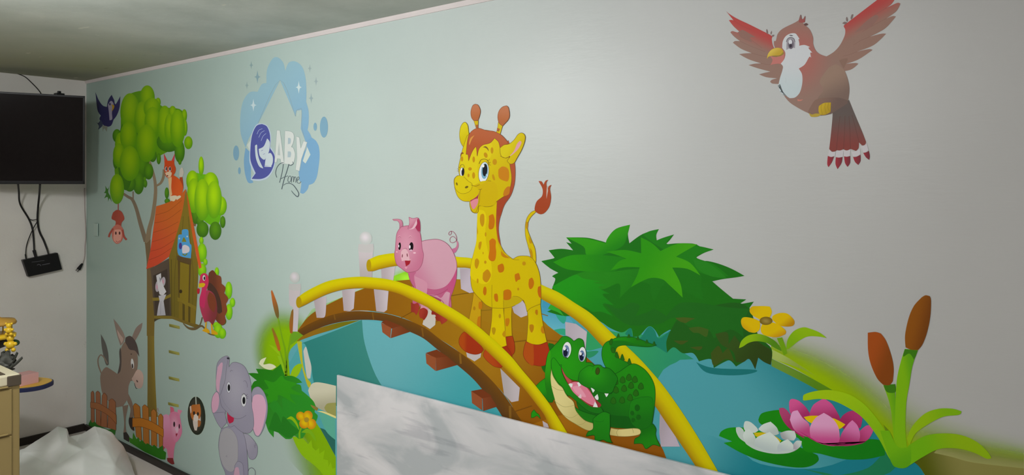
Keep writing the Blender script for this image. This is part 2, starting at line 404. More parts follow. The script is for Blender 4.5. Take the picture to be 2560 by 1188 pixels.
# ================================================================== the painted pond, banks and bushes
TG = 'painted mural'
T(600, 560, 3)
one('grassy_knoll', 'painted lime green grass mound fading out behind the left end of the bridge', 'painted bank', [
    E(370, 1000, 420, 480, ('RA', '7aa400', 370, 1000, 300, 390, .45)),
    F('540,640! 740,560 1300,340 1300,440 700,640 480,760 370,900', ('LA', '8abf22', 560, 800, 500, 590)),
    E(1270, 370, 150, 110, ('RA', '90cc30', 1270, 420, 150, 90, .2)),
], 0)
T(0, 0, 1)
one('pond_water', 'painted blue-green pond water under and behind the wooden footbridge', 'painted pond', [
    F('722,910! 740,860 900,780 1100,790 1340,745 1420,745 1500,790 1640,790 1720,820 1900,870! 1990,945 2060,985 2180,1040 2300,1160 2340,1330! 838,1330! 838,1200! 795,1105 745,1035 728,960', ('5ba3ad', '4a9aa6', 1000, 800, 1300, 1100)),
    F('755,858! 830,830 905,800! 912,860 940,940 985,1010 1000,1050! 900,1050 800,980 770,920', ('2e7d78', '3b827a', 800, 950, 960, 820)),
    F('905,800! 912,860 940,940 985,1010 1010,1060! 1180,1090 1290,1060 1240,1010 1170,930 1080,860 1020,825', ('62a5ae', '3f9aa3', 1000, 850, 1150, 1050)),
    F('722,910! 757,858 775,900 790,970 840,1010! 838,1188! 795,1105 745,1035 728,960', '4fa0a6'),
    F('757,1088! 800,1070 838,1095! 838,1188! 815,1150 775,1110', '2a665c'),
    F('795,1030! 838,1040! 838,1100! 815,1078', '5aa893'),
    F('1357,752! 1420,790 1450,850 1400,850 1358,806', ('63aebf', '3f8fb0', 1400, 840, 1400, 760)),
    F('1700,900! 1900,890! 2060,985! 2180,1040 2290,1130 2340,1330! 1700,1330! 1640,980', ('23808c', '4c9ba6', 2060, 940, 1900, 1060)),
    F('1700,1330! 1720,1100 1830,1110 1900,1160 2050,1170 2200,1120 2290,1150 2340,1330!', ('4c9ba6', '1a7b8a', 1740, 1080, 1900, 1188)),
    F('2005,1172! 2060,1188! 2210,1188 2250,1140 2215,1130 2170,1170 2100,1188 2060,1182', '1f7a52'),
], 6)
T(1780, 730, 2.594)
one('grassy_bank', 'painted olive and lime grass bank fading into the wall right of the pond', 'painted bank', [
    GA('372,425 560,512 780,645 960,790 1130,980 1290,1095 1450,1110 1700,1120 2023,1155', '400,225 680,280 900,365 1100,480 1300,620 1500,745 1700,835 1900,895 2023,930', '809c00', [1, .97, .84, .6, .34, .14, .03, 0]),
    F('372,365! 480,420 560,470 700,560 780,630! 600,510 385,432!', ('LA', '90a050', 400, 420, 700, 580)),
    F('385,432! 560,515 690,585 782,638! 690,640! 560,570 386,482!', ('5f7d2c', '4b7413', 400, 450, 700, 620)),
    F('1310,1105! 1400,1040 1470,1030 1560,1065 1700,1100 2023,1135! 2023,1550! 1560,1550! 1380,1188', ('484d08', '75703c', 1360, 1140, 1650, 1130)),
    GA('1440,1045 1560,1072 1700,1108 2023,1145', '1520,950 1650,950 1800,970 2023,1020', '84834f', [1, .8, .5, .22, .05, 0]),
], 14, gain=1.0)
T(500, 870, 3.735)
one('lawn_slope', 'painted lime lawn slope with grass blades beside the white board', 'painted bank', [
    F('600,690! 700,650 1000,600 1269,1020! 1269,1560! 1100,1330 880,1100 720,900', ('LA', '739c00', 1120, 880, 800, 1040)),
    F('860,830! 950,840 1010,900! 1040,860! 1050,930! 1080,960! 1112,935! 1115,990! 1165,955! 1150,1040! 1195,1050! 1200,1110! 1222,1065! 1235,1130! 1262,1120! 1269,1540! 1150,1188 950,1000', '7ea806'),
], 12)
one('boulder', 'painted cream boulder at the water edge, cut off by the white board', 'painted rock', [
    F('1010,400! 1030,350 1080,322 1160,330 1270,355! 1270,650! 1180,600 1100,560 1040,490', ('bdb8a2', '9d9981', 1150, 380, 1180, 560)),
    F('1160,560! 1190,520 1270,512! 1270,645! 1190,605', '8d8b4e'),
    F('1090,590! 1160,595 1270,640! 1270,660! 1160,612', 'd0c47f'),
], 20)
one('post_reflection', 'painted pale reflection of a railing post with a yellow curve in the water', 'painted reflection', [
    F('905,-60! 950,-60! 962,150 1000,280 1035,330 1015,372 985,300 945,150', 'a8a52a'),
    F('965,30! 990,-10 1015,80 1040,180 1030,285! 1000,275 980,150', 'b5b2ac'),
], 22)
one('tan_mushroom_rock', 'painted cream crescent stone on the grass above the leafy left bush', 'painted rock', [
    F('550,150! 570,110 620,88! 600,130 595,155 650,148 690,160 712,180! 660,205 600,190', 'cfc9a6'),
], 20)
def cattail_small(name, lab, stem, head, m):
    t = thing(name, lab, 'painted cattail', 800, 240, 30, 'thin cattails left of the bridge')
    paint('stem', t, [S(stem, [9, 16], '6f9c12')])
    paint('seed_head', t, [F(head, m)])
T(600, 560, 3)
cattail_small('cattail', 'tall thin painted cattail, leftmost of three beside the bridge', '285,705 315,850 340,960 345,1140', '232,510! 240,498 262,550 285,620 292,690 282,712! 265,680 245,600', ('b0602a', '6e5a2c', 240, 520, 285, 690))
cattail_small('cattail', 'thin painted cattail touching the lowest part of the first bridge post', '380,830 368,920 355,1010 350,1140', '385,655! 400,638 410,660 405,760 392,820 375,815! 370,740', ('86602a', '9a5a20', 385, 660, 390, 800))
cattail_small('cattail', 'short thin painted cattail leaning left just above the leafy bush', '298,950 320,1020 338,1080 345,1140', '238,790! 248,782 280,850 300,920 300,952 285,950! 262,880', ('8a6a20', 'b06020', 245, 800, 290, 930))
t = thing('marsh_leaves', 'painted lime blades sprouting at the foot of the thin cattails', 'painted leaves', 350, 1130, 26)
paint('blade', t, [F('280,990! 310,1000 345,1080 350,1140 335,1150! 310,1070', '7fab16')])
paint('blade', t, [F('370,1150! 400,1080 440,1050 468,1055! 450,1110 420,1150', '86ab10')])
paint('blade', t, [F('215,905! 270,930 320,1000 290,980', '86ab10')])
paint('blade', t, [F('370,915! 380,830 410,808 470,830! 430,870', '5f8d1d')])
# leafy bush by the elephant
T(500, 870, 3.735)
t = thing('leafy_bush', 'dark green painted leafy bush between the elephant and the boulder', 'painted bush', 700, 820, 34)
paint('foliage', t, [
    F('450,238! 500,235 545,240! 522,195! 600,200 680,210! 720,180 755,150! 770,200 795,265! 860,262 920,290 955,325! 900,335 940,350 950,400! 1000,440 1060,500 1085,560! 1070,600 1100,640 1060,740! 1000,780 960,840 920,850! 880,820 850,850 800,852! 760,820 720,780 690,740! 690,780 688,838! 640,780 612,700! 560,600 480,500 470,380! 500,320 530,305! 480,265', ('1f6f10', '2a7d22', 600, 250, 850, 800)),
    F('612,700! 640,560 620,520! 720,490 740,440 900,530! 850,470 840,430! 960,440 850,380 900,335 800,300 760,260 690,320 600,300 640,380 560,400 640,440 560,500 620,560', '2a8312'),
    F('690,600! 640,540! 700,490 760,560! 780,590! 770,520 780,470 900,530! 860,470 840,430! 960,445! 1060,520 1020,640 940,720 850,640 780,660', '247c1e'),
    F('640,760! 700,600 760,700! 780,640 860,720 940,780! 830,840 750,800', '1e6c18'),
])
paint('twig', t, [F('1030,530! 1100,560 1090,590! 1050,560', '7a6a30')])
def flower5(name, lab, pet, ctr, stem, leaves, lay, g=1.0):
    p = parse(ctr)[0]
    t = thing(name, lab, 'painted flower', p[0], p[1], lay, gain=g)
    paint('stem', t, stem)
    for f in leaves: paint('leaf', t, f)
    for f in pet: paint('petal', t, f)
    return t
t = flower5('yellow_flower', 'small yellow painted flower growing out of the dark bush by the elephant', [
    [E(938, 638, 40, 42, ('R', 'cfae00', 'b87410', 945, 640, 54, 56))], [E(1008, 633, 44, 46, ('R', 'cfae00', 'b87410', 1005, 640, 56, 59))],
    [E(1040, 712, 44, 50, ('R', 'cfae00', 'b87410', 1030, 705, 59, 67), 20)], [E(972, 708, 46, 46, ('R', 'cfae00', 'b87410', 975, 700, 62, 62))]], '990,660',
    [S('945,750 930,790 930,845', [14, 18], '6fa010')],
    [[F('808,665! 850,640 890,670 915,720 925,770! 890,710 850,670', '84ab0a')], [F('945,790! 1000,755 1060,800 1085,878! 1060,850 1020,800 980,795', '6f9f14')]], 44)
paint('flower_center', t, [E(995, 672, 22, 24, '9a7f28', 20)])
# big bush
T(1340, 550, 2.7)
t = thing('leafy_bush', 'large bright green painted bush of pointed leaves behind the crocodile', 'painted bush', 900, 1000, 20)
paint('foliage', t, [
    F('35,278! 110,262 125,255! 85,205! 170,195 250,205! 203,150! 240,160! 203,118! 340,120 430,140 480,155! 485,120 540,60 635,32! 620,90 630,158! 720,95 830,62! 812,100 815,138! 860,120 932,98! 900,140 875,165! 960,158 1060,160 1105,178! 1200,200! 1130,225 1062,265! 1110,285 1150,277 1230,295 1320,330 1408,378! 1350,388 1260,400 1190,415! 1230,450 1290,500 1330,532! 1420,537! 1370,570! 1470,552! 1440,595! 1460,640 1500,780 1590,870 1585,980! 1540,960 1500,930! 1480,1010! 1440,940 1400,960 1350,990! 1310,950 1270,960 1200,1000! 1180,940 1100,955! 1060,900 990,900 930,860 885,895! 880,820 910,745 870,760 830,790! 800,740 760,720 700,780 655,790! 640,730 580,760 500,730 440,690 330,640 200,650 75,620! 120,590 90,550! 110,460 130,400 110,380 150,357! 100,330 60,300', ('1a6a14', '1d6b14', 800, 300, 900, 700)),
    F('880,820! 910,745 1000,640 1300,560 1440,600 1500,780 1590,870 1585,980! 1540,960 1500,930! 1480,1010! 1440,940 1400,960 1350,990! 1310,950 1270,960 1200,1000! 1180,940 1100,955! 1060,900 990,900 930,860 885,895!', '1f5a18'),
], )
paint('leaf_cluster', t, [
    F('203,118! 340,125 470,158! 485,120 540,62 635,32! 615,110 590,170 520,210 400,250 340,235 320,180', ('2f9011', '1f7c14', 450, 120, 500, 230)),
    F('115,285! 230,240 350,235 470,240 600,262 540,340 400,350 300,345 200,330', ('27890f', '1f7a14', 200, 280, 520, 300)),
    F('215,390! 330,350 500,350 680,330 900,330 1020,330 1110,375 1115,450 1130,545! 1000,480 900,420 850,450 800,550! 775,500 770,440 700,420 640,455 565,528! 560,430 440,470 330,420', ('237c16', '1d6e16', 500, 360, 800, 520)),
    F('720,97! 770,75 830,62! 812,100 815,138! 932,98! 880,160 1000,165 1105,178 1200,200! 1080,250 1200,300 1300,380! 1150,370 1000,300 860,200 770,140', '1f7816'),
    F('1062,268! 1150,285 1230,340 1290,395! 1180,380 1090,330', '257d1c'),
], )
paint('leaf_cluster', t, [
    F('470,215! 600,203 710,225! 708,118! 780,155 840,210! 960,160 1090,165! 1000,215 945,248! 1040,290 1110,375! 1020,330 920,322! 975,430 990,525! 900,440 850,400 760,395 640,455! 680,380 700,320! 600,320 505,340! 560,280 610,262! 540,235', ('3f9a10', '2b8c0e', 950, 450, 700, 250)),
], )
paint('leaf_cluster', t, [
    F('110,450! 200,400 270,370 320,395 440,415! 390,425 480,440! 420,455 500,500! 450,505 525,575! 450,570 520,650! 440,620 380,620 330,590 200,560 130,480', ('1f8a16', '1c7d18', 300, 400, 430, 600)),
    F('80,600! 120,560 190,650! 140,620', '2f9a2a'),
], )
paint('leaf_cluster', t, [
    F('460,560! 560,600 640,560 700,580 670,650! 760,620 800,600 880,650! 920,600 980,560 1100,560 1290,590 1440,600! 1400,700 1400,790! 1310,740 1200,800! 1160,740 1050,730 940,660 840,700 760,710 600,700', '1e641a'),
], )
paint('withered_leaf', t, [F('940,662! 1000,658 1075,665! 1040,680 1010,698! 970,685', '44591c'), F('1030,730! 1100,722 1165,740! 1150,790 1100,765 1060,760', '3c5a1c'),
    F('930,815! 1030,815! 990,840 960,835', '3f521a'), F('1040,860! 1120,855 1100,880', '3f521a'), F('1180,900! 1230,850 1260,900! 1300,870 1340,960! 1280,940 1200,985', '3c5018')])
paint('withered_leaf', t, [F('1210,770! 1290,760 1300,840! 1340,780! 1400,860! 1430,790 1540,850 1590,890 1585,980! 1540,960 1500,930! 1480,1010! 1440,940 1400,960 1350,960! 1330,890 1250,840', ('34501a', '2e4214', 1300, 800, 1500, 950))])
one('bush_reflection', 'painted sea-green reflection of the large bush lying on the pond water', 'painted reflection', [
    F('330,760! 420,730 560,760 650,730 740,790 830,790! 910,760 880,880 930,860 1000,900 1100,960 1200,1000 1340,990 1480,1010! 1470,1040 1300,1052 1150,1040! 1200,1080 1258,1138! 1150,1135 1050,1100! 950,1090 960,1130 990,1168! 900,1120 830,1080 700,960 500,860 340,880', ('30965f', '2a8a66', 600, 800, 1000, 1050)),
    F('600,770! 640,725 655,790 700,800 760,722 800,745 830,800 912,745 890,800 885,900! 800,850 700,830', '1d7a62'),
    F('1080,960! 1200,1000 1480,1012 1440,1040 1300,1050 1150,1030', '1a6f70'),
    F('120,610! 200,640 190,700 150,670', '2e9a80'), F('95,750! 160,735 200,740 195,780', '2f9a78'),
    F('340,890! 420,885 390,920 350,930', '2a8a60'),
], 12)
# ================================================================== the painted footbridge
T(0, 0, 1)
t = thing('footbridge', 'painted arched brown wooden footbridge with yellow handrails and white posts', 'painted bridge', 1200, 1050, 40)
paint('deck', t, [
    F('743,828! 770,793 800,772 860,742 930,715 983,703! 1060,698 1177,702 1300,740 1358,805! 1397,835 1414,845 1465,892 1500,925 1560,990 1630,1075 1680,1188! 1290,1188! 1290,1040 1222,944 1147,880 1101,849 1033,806 967,784 887,777 800,798', ('85540e', '9a6e10', 900, 750, 1250, 850)),
    F('1130,700! 1177,702 1290,740 1356,800! 1390,835! 1300,830 1200,800 1130,790', '9a7013'),
    F('1345,808! 1400,837 1465,892 1560,990 1640,1100 1680,1188! 1290,1188! 1290,1040 1222,944 1147,880 1140,860 1300,850', ('9a6c12', '875208', 1300, 830, 1400, 980)),
    F('1290,1075! 1420,1035 1500,1050 1630,1085 1680,1188! 1290,1188!', ('9a620c', '8a5008', 1400, 1050, 1450, 1150)),
])
parts('plank_seam', t, [S('1003,795 1030,780 1060,765', 2, '6a4408'), S('1127,740 1170,733 1220,728', 2, '6f4d0c'), S('1050,825 1100,800', 2, '7a5210'), S('1200,777 1300,772 1370,790', 2, '806010'),
    S('1285,855 1340,850 1400,855', 3, '7a5410'), S('1285,1030 1330,1015', 3, '6f440a')])
paint('side_beam', t, [
    G('743,828 767,813 800,798 840,785 887,778 930,780 967,785 1000,794 1033,806 1067,823 1101,849 1147,880 1179,904 1222,944 1254,980 1277,1012 1310,1062', '758,839 807,817 853,805 900,800 950,802 987,813 1023,829 1058,846 1091,872 1143,913 1179,944 1205,973 1241,1019 1275,1075', ['6b4410', '5f3d14', '58381a']),
    S('835,786 838,800', 3, '765018'), S('931,781 934,800', 3, '765018'), S('1055,820 1058,842', 4, '765018'), S('1150,884 1152,910', 5, '7d571c'), S('1275,1015 1276,1060', 6, '7d571c'),
])
paint('underside', t, [F('743,852! 760,838 800,820 853,806 900,801! 840,822 787,838 745,853', ('6f6a10', '8a6414', 860, 815, 780, 835))])
for i, (a, b, c) in enumerate((
    ('952,802! 990,812 1003,816! 980,846! 977,824!|952,802!', '', 0), ('', '', 1), ('', '', 2))):
    dx, dy = ((0, 0), (111, 71), (226, 171))[i]; P = ['953,807! 978,820! 976,846! 956,831!', '980,822! 1003,815! 1025,830! 977,846!', '953,806! 965,800! 1003,815! 979,822!'] if i == 0 else ['1064,884! 1090,895! 1089,928! 1066,909!', '1090,895! 1119,892! 1143,913! 1090,928!', '1064,883! 1092,874! 1119,892! 1090,896!'] if i == 1 else ['1178,978! 1205,996! 1206,1027! 1180,1008!', '1206,996! 1227,992! 1243,1017! 1208,1028!', '1178,978! 1205,973! 1230,991! 1206,997!']
    paint('crossbeam', t, [F(P[2], '6f3418'), F(P[1], ('7c3f22', '6b3418', float(P[1].split(',')[0]), 850, float(P[1].split(',')[0]) + 45, 860)), F(P[0], '8d4c2c')])
# posts
PC = ('b9adb3', 'c7bdc2')
def post(items): paint('post', t, items)
T(600, 560, 3)
post([F('888,195! 998,195! 990,400! 900,400!', ('bdb3b7', 'a99f9f', 900, 200, 900, 400)), F('890,150! 1000,150! 1000,205 945,215 890,205', 'b7b3b3'), E(942, 108, 48, 50, ('R', 'd2c9cf', 'b5b7b5', 940, 100, 50, 52))])
post([F('368,465! 455,480! 442,640! 432,808! 395,808! 400,640 370,600', ('bcb2b5', 'c0b6bd', 400, 480, 420, 800)), F('368,450! 455,450! 455,495 410,500 368,490', 'b5b3b2'), E(410, 402, 38, 42, ('R', 'cfc5cc', 'b2b5b2', 408, 395, 42, 46))])
for s in ('552,562! 648,545! 640,685 612,705! 575,704!', '765,500! 864,485! 853,635! 825,655! 778,652!', '1003,487! 1114,500! 1103,645! 1080,662! 1022,655!', '1058,338! 1165,320! 1150,425! 1062,410!'):
    q = parse(s); post([F(s, ('a89a9f', 'bfb3ba', q[0][0], 0, q[1][0] + 10, 0))])
T(940, 530, 4)
post([F('520,960! 600,1030! 592,1130! 540,1172! 465,1125! 480,1060!', 'bcb4ac')]); post([F('838,565! 945,572! 1000,600! 1000,800! 935,812! 850,770!', ('a598a2', 'b5a9b5', 850, 600, 940, 700))])
T(1100, 740, 4)
post([F('262,562! 412,575! 405,615! 345,655! 272,612!', 'b5acae')]); post([F('603,725! 798,920! 785,1050! 715,1063! 640,985!', ('a79ea0', 'b8adb2', 640, 900, 780, 930))])
post([F('700,50! 830,40! 875,110! 872,195! 810,217! 740,170!', ('a79ea8', 'b5abb6', 720, 100, 860, 110))])
T(1310, 820, 4)
post([F('412,-60! 520,-40! 630,40! 615,230! 480,130! 415,70!', ('ada2ad', 'b8aeb8', 430, 50, 600, 100))]); post([F('1358,860! 1460,960! 1560,1188! 1370,1188! 1352,1050!', ('a699a4', 'b5a8b6', 1370, 1000, 1500, 1100))])
post([F('185,930! 235,960! 250,1000! 195,990!', 'b5aab2')])
T(0, 0, 1)
RC = ['bfb400', 'c9bb00', 'c6b300', 'b69a05', '9c7309']
paint('handrail', t, [
    G('920,650 935,643 950,638 987,633 1060,632 1141,642 1180,646 1250,662 1300,680 1352,711 1396,731 1436,757 1481,787 1536,839 1560,860 1592,890 1622,922 1660,967 1706,1032 1752,1105 1800,1188', '921,679 935,678 950,673 993,665 1060,664 1142,669 1177,672 1240,695 1290,715 1353,748 1414,783 1462,820 1507,867 1540,897 1570,930 1600,968 1637,1015 1667,1060 1706,1117 1738,1165 1750,1188', RC),
    E(922, 664, 6, 15, 'a88a08')])
X.lay = 190
paint('handrail', t, [
    G('747,742 760,732 787,717 820,703 860,695 900,692 933,694 967,698 1000,706 1040,722 1070,737 1090,748 1125,768 1165,793 1200,820 1222,839 1250,864 1280,894 1307,927 1340,966 1370,1005 1390,1036 1419,1084', '746,770 760,764 787,750 820,735 860,724 900,721 933,723 967,727 1000,736 1027,749 1065,767 1090,782 1115,797 1150,820 1175,840 1200,862 1240,900 1265,925 1300,960 1320,984 1340,1010 1360,1037 1376,1072', RC),
    E(747, 756, 7, 14, 'a88a08')])
# ================================================================== giraffe, pig and crocodile figures
OY = '7a5a10'
T(1120, 240, 4)
t = thing('giraffe_figure', 'yellow painted baby giraffe with brown spots standing on the wooden footbridge', 'painted giraffe', 500, 2500, 86)
def leg(items): paint('leg', t, items)
# tail
paint('tail', t, [O('870,1145! 880,1160! 830,1210 800,1270 795,1330 830,1430 870,1530 880,1640 870,1700! 820,1660 825,1600 800,1500 775,1400 772,1300 790,1220 830,1165', 'c9b000', 4, OY),
    F('905,852! 935,855 955,885 965,865 980,845 1003,840! 985,865 985,900 990,960 1000,920 1010,900 1035,890! 1020,930 1030,1010 1015,1100 970,1165 920,1183 870,1150 870,1100 890,1050 940,1000 945,930', ('9c4020', 'a04526', 900, 1100, 1000, 900)),
    F('995,975! 1000,940 990,900 985,960 985,1030!', 'bcaaa0')])
T(1100, 740, 4)
leg([O('345,-100! 420,0 410,80 410,200 405,340! 300,420 240,400 285,250 300,180 320,80', 'bd9410', 4, OY), F('390,60! 420,65 418,125 390,128 385,90', 'b8700e'), E(343, 125, 12, 20, 'a87810'), F('380,210! 408,200! 405,345! 380,330 370,270', 'b8700e'),
     O('240,360! 330,400 410,500 435,540! 400,575 340,585 260,560 200,500 190,440 210,390', ('a64510', '9a2f12', 230, 450, 280, 460), 4, '7a2a10')])
leg([O('640,80! 725,60! 715,200 720,400! 650,410! 640,250', 'c2a200', 4, OY), F('655,228! 690,225 695,260 680,300 660,300 652,260', 'b8720c'),
     O('650,412! 725,402! 745,480 745,560 710,605! 640,560 600,520! 655,500', ('9a3010', 'a23c12', 650, 500, 740, 480), 4, '7a2a10')])
leg([O('830,-60! 1000,-60! 1005,100 1030,280 1068,460! 990,488 920,482 865,460! 875,350 880,220 860,100 800,0', ('c2aa00', 'ccb400', 1020, 200, 900, 300), 4, OY), F('955,140! 975,140 978,180 968,192 952,170', 'b0700c'), F('895,290! 920,285 938,300 935,340 915,368 895,330', 'b0780c'), F('1015,310! 1030,300 1048,375! 1025,375 1008,345', 'b8780c'),
     O('860,455! 920,482 990,490 1070,462! 1095,560 1085,660 1030,700 950,695 880,670 835,600 840,520', 'a33214', 4, '7a2a10'), F('862,462! 935,485! 935,690 880,665 838,600 842,520', 'ab4c14')])
leg([O('525,-60! 640,-60! 635,120 645,250 655,400 668,500! 600,515 540,500 485,440! 515,250', ('c6ae00', 'd0b800', 540, 100, 620, 300), 4, OY), F('543,0! 575,0! 578,40 560,55 545,30', 'b8800c'), E(598, 202, 12, 22, 'b08a0c'), F('518,320! 545,315 558,340 540,390 520,360', 'b08a0c'), F('640,350! 652,350! 658,410! 640,412 622,385', 'b8860c'),
     O('440,560! 500,480 600,515 665,498! 720,600 680,640 610,720! 540,705 470,650 435,600', ('aa4414', '9a2f10', 500, 600, 600, 560), 4, '7a2a10')])
T(1120, 520, 4)
paint('body', t, [
    O('300,-60! 490,-60! 483,100 485,200 510,330 550,420 600,480 650,512! 700,485 760,480 820,490 870,540 910,640 925,740 930,860 925,960! 830,1000 790,1040! 770,960 740,920 660,980 560,1003 440,1000! 380,970 330,920 290,880 250,830 230,760 225,640 235,540 260,440 285,330 290,200', 'c7ae00', 4, OY),
    F('300,20! 360,30 385,100 375,200 380,330 400,430 430,540 438,640 420,730 360,762 290,740 228,690 225,620 235,540 260,440 283,330 290,200 292,80', 'd2bc06'),
    F('650,884! 700,890 745,920 680,970 560,1002! 555,930 600,900', 'b89f08'),
    F('483,120! 500,260 530,380! 560,440 650,512! 600,480 540,440 500,360 483,260', 'bfa200'),
    S('440,770 437,900 440,1000', 3, OY), S('555,830 555,930 556,1000', 3, OY), S('650,884 700,888 745,920 775,970', 3, OY), S('640,510 680,520 712,518', 3, OY), S('250,830 290,880 335,925', 3, OY)])
sp = 'b8860c'; so = 'b86a08'
parts('spot', t, [F('325,70! 345,58 362,75 362,150 345,188 325,160 318,110', sp)])
parts('spot', t, [F('408,80! 435,65 455,70 468,130 455,200 420,215 405,190 410,130', so)])
parts('spot', t, [F('412,330! 445,305 478,330 476,385 482,450 470,520 435,533 405,500 415,420', 'bd6a0a')])
parts('spot', t, [F('310,345! 335,337 332,380 318,420 304,390', sp)])
parts('spot', t, [F('270,520! 290,505 312,535 300,590 282,608 266,570', sp)])
parts('spot', t, [F('350,650! 395,615 428,665 415,710 385,745 348,715', 'b8800c')])
parts('spot', t, [F('355,800! 370,786 385,810 382,860 365,875 350,845', so)])
parts('spot', t, [F('498,575! 545,558 562,605 548,640 512,645 497,610', so)])
parts('spot', t, [F('668,665! 705,652 718,680 722,712 700,722 680,740 668,700', so)])
parts('spot', t, [F('810,715! 840,698 860,745 848,795 820,812 805,770', so)])
parts('spot', t, [F('560,825! 600,815 632,838 628,905 590,922 555,910', so)])
parts('spot', t, [F('462,862! 490,858 500,895 498,935 478,935 462,905', so)])
parts('spot', t, [F('900,790! 925,780! 930,890 910,888 896,840', 'b8600c')])
parts('spot', t, [E(760, 556, 18, 20, sp), E(702, 812, 10, 14, sp), E(296, 730, 9, 24, sp), E(373, 543, 12, 16, sp), E(376, 265, 8, 22, sp), E(351, 452, 5, 12, sp), F('530,430! 560,460 620,505! 560,495 532,470', 'b8780c'), F('290,190! 300,240 295,270!', sp), F('810,500! 845,525 825,515', sp)])
parts('spot', t, [F('780,140! 800,145 795,205 778,200', sp), F('805,285! 822,310 840,350 818,350', sp), F('815,400! 838,430 845,500 825,480', sp)])
paint('mane', t, [F('490,-80! 560,-80 545,20 515,120 505,220 520,330 530,385! 500,320 483,200 482,100', ('9c4524', 'a34a28', 500, 0, 500, 300))])
T(1120, 240, 4)
# head
X.lay += 2
paint('hair_back', t, [F('600,440! 640,560 668,680 672,800 660,900 625,1000 570,1080 540,1150 525,1200 490,1200! 500,1030 560,900 560,600', ('a8502c', '9a4024', 640, 700, 560, 1100))])
paint('ear', t, [O('160,520! 125,460 115,380 130,300 165,262 195,290 205,350 208,400 180,460!', ('cfc018', 'c4b000', 140, 300, 190, 450), 4, OY)])
paint('horn', t, [O('258,248! 302,248! 300,320! 280,320!', 'c4a810', 3, OY), F('276,288! 300,288! 302,320! 282,322!', '9f5a30'), O('270,82! 300,92 322,140 318,190 300,245! 258,248! 235,215 228,160 245,100', ('b5704c', 'ab6238', 270, 100, 280, 230), 4, '7a4020')])
paint('horn', t, [O('502,262! 545,300! 515,400! 480,380! 495,320', 'c8b012', 3, OY), F('492,318! 520,330! 508,358! 488,348!', '9f5a30'), O('585,98! 605,120 615,190 600,240 545,300! 510,270 497,210 510,150 545,110', ('b5704c', 'ab6238', 560, 120, 550, 270), 4, '7a4020')])
paint('head', t, [
    O('190,400! 280,340 460,360 560,450 600,560 620,700 635,800 630,880 600,980 550,1010 480,1060 440,1100 380,1108 310,1100 300,1160 260,1170 228,1140 215,1055! 150,1050 100,1010 70,930 60,840 90,800 115,798! 105,720 125,620 150,520', ('cdb80a', 'c4aa00', 300, 600, 500, 900), 4, OY),
    F('160,580! 250,500 430,470 420,620 310,640 295,760 310,880 240,890 200,840 160,800 150,760 125,640', 'd0bd12'),
    F('250,900! 330,860 400,845 470,870 495,940 490,1040 440,1098 330,1100 310,1060 320,1000 318,940', 'c2a502')])
parts('spot', t, [F('505,735! 545,705 600,730 612,800 600,850 570,852 515,825 503,780', 'bd7812')])
parts('spot', t, [F('620,905! 590,910 560,950 555,1000 610,980', 'b87018')])
parts('spot', t, [E(440, 545, 14, 32, sp), E(467, 660, 22, 30, sp), E(377, 592, 18, 28, sp, -20), E(257, 635, 13, 30, sp), E(220, 730, 18, 17, sp), E(205, 795, 10, 18, sp), E(256, 795, 15, 32, sp), F('440,790! 455,785 470,830 462,845 445,825', sp), E(140, 630, 12, 25, sp)])
paint('forelock', t, [O('190,480! 205,400 240,350 300,322 380,345 460,355 530,390 580,440 605,480! 560,490 520,520! 505,460 465,422! 420,470 350,490 310,530 292,605! 285,530 275,510 240,560 205,650! 200,590 180,585!', ('ad5c38', 'a8522c', 300, 350, 280, 520), 4, '7f3f22'), F('210,470! 225,420 265,392! 235,440 215,490', 'c98a40')])
paint('ear', t, [O('520,520! 560,490 610,480 660,440 700,385 740,370 770,400 765,460 735,540 690,620 660,670 620,680 590,650! 620,605 580,620 540,610 522,570', ('cdbb10', 'c6ac00', 600, 500, 700, 600), 4, OY), F('720,448! 735,465 715,510 680,555 640,590 612,605! 660,550 690,480', 'd095a0'), S('522,600 580,622 620,600', 4, OY)])
paint('muzzle', t, [O('65,830! 90,802 130,798 170,820 200,850 240,880 235,930 200,965 140,978 90,950 65,900', 'ccb80c', 3, OY), E(88, 880, 9, 16, '7a6510', -20), E(186, 912, 18, 11, '6a5810', -25), S('230,890 280,902 330,878 380,850 430,850', 4, OY), S('305,935 325,935 340,930', 4, OY)])
paint('mouth', t, [F('320,938! 300,990 260,1025 222,1045! 228,1090 240,1125 262,1128 290,1080 300,1020', '9a3a42'), F('222,1060! 260,1035 300,1030 295,1080 262,1130 240,1120', 'd0808c'), S('215,1050 222,1120 255,1165 285,1150 310,1060 322,935', 3, OY)])
nested('eye', t, [EO(357, 765, 50, 105, 'd5d8e0', 4, '5a5030', 8), E(366, 752, 34, 78, '6f9fb8', 4), E(369, 742, 24, 62, '16181e', 4), E(352, 700, 12, 15, 'e6ecf2'), E(385, 790, 7, 10, 'a8c8d8'), F('300,880! 330,855 400,845! 340,885', 'c6ae04')], 'iris pupil glint glint eyelid')
nested('eye', t, [EO(140, 760, 22, 45, 'cfd0da', 3, '5a5030', 4), E(149, 760, 14, 40, '1c1c24', 3), E(136, 733, 7, 10, 'e6ecf2'), F('115,798! 140,798 165,800 150,812', 'ccb80c')], 'pupil glint eyelid')
parts('eyelash', t, [S('310,680 330,640 370,632 400,650 410,690', 5, '6f5518'), S('385,655 410,640 415,630', 3, '6f5518'), S('395,672 420,668 425,660', 3, '6f5518'), S('400,690 428,692', 3, '6f5518'), S('117,720 130,690 155,690 165,720', 4, '6f5518'), S('118,722 102,710', 3, '6f5518'), S('112,735 90,728', 3, '6f5518'), S('112,752 90,750', 3, '6f5518')])
parts('eyebrow', t, [F('345,515! 375,503 400,525 408,555! 390,530 365,515', '7a5a20'), F('120,612! 130,570 150,565 155,580! 140,580', '7a4a20')])
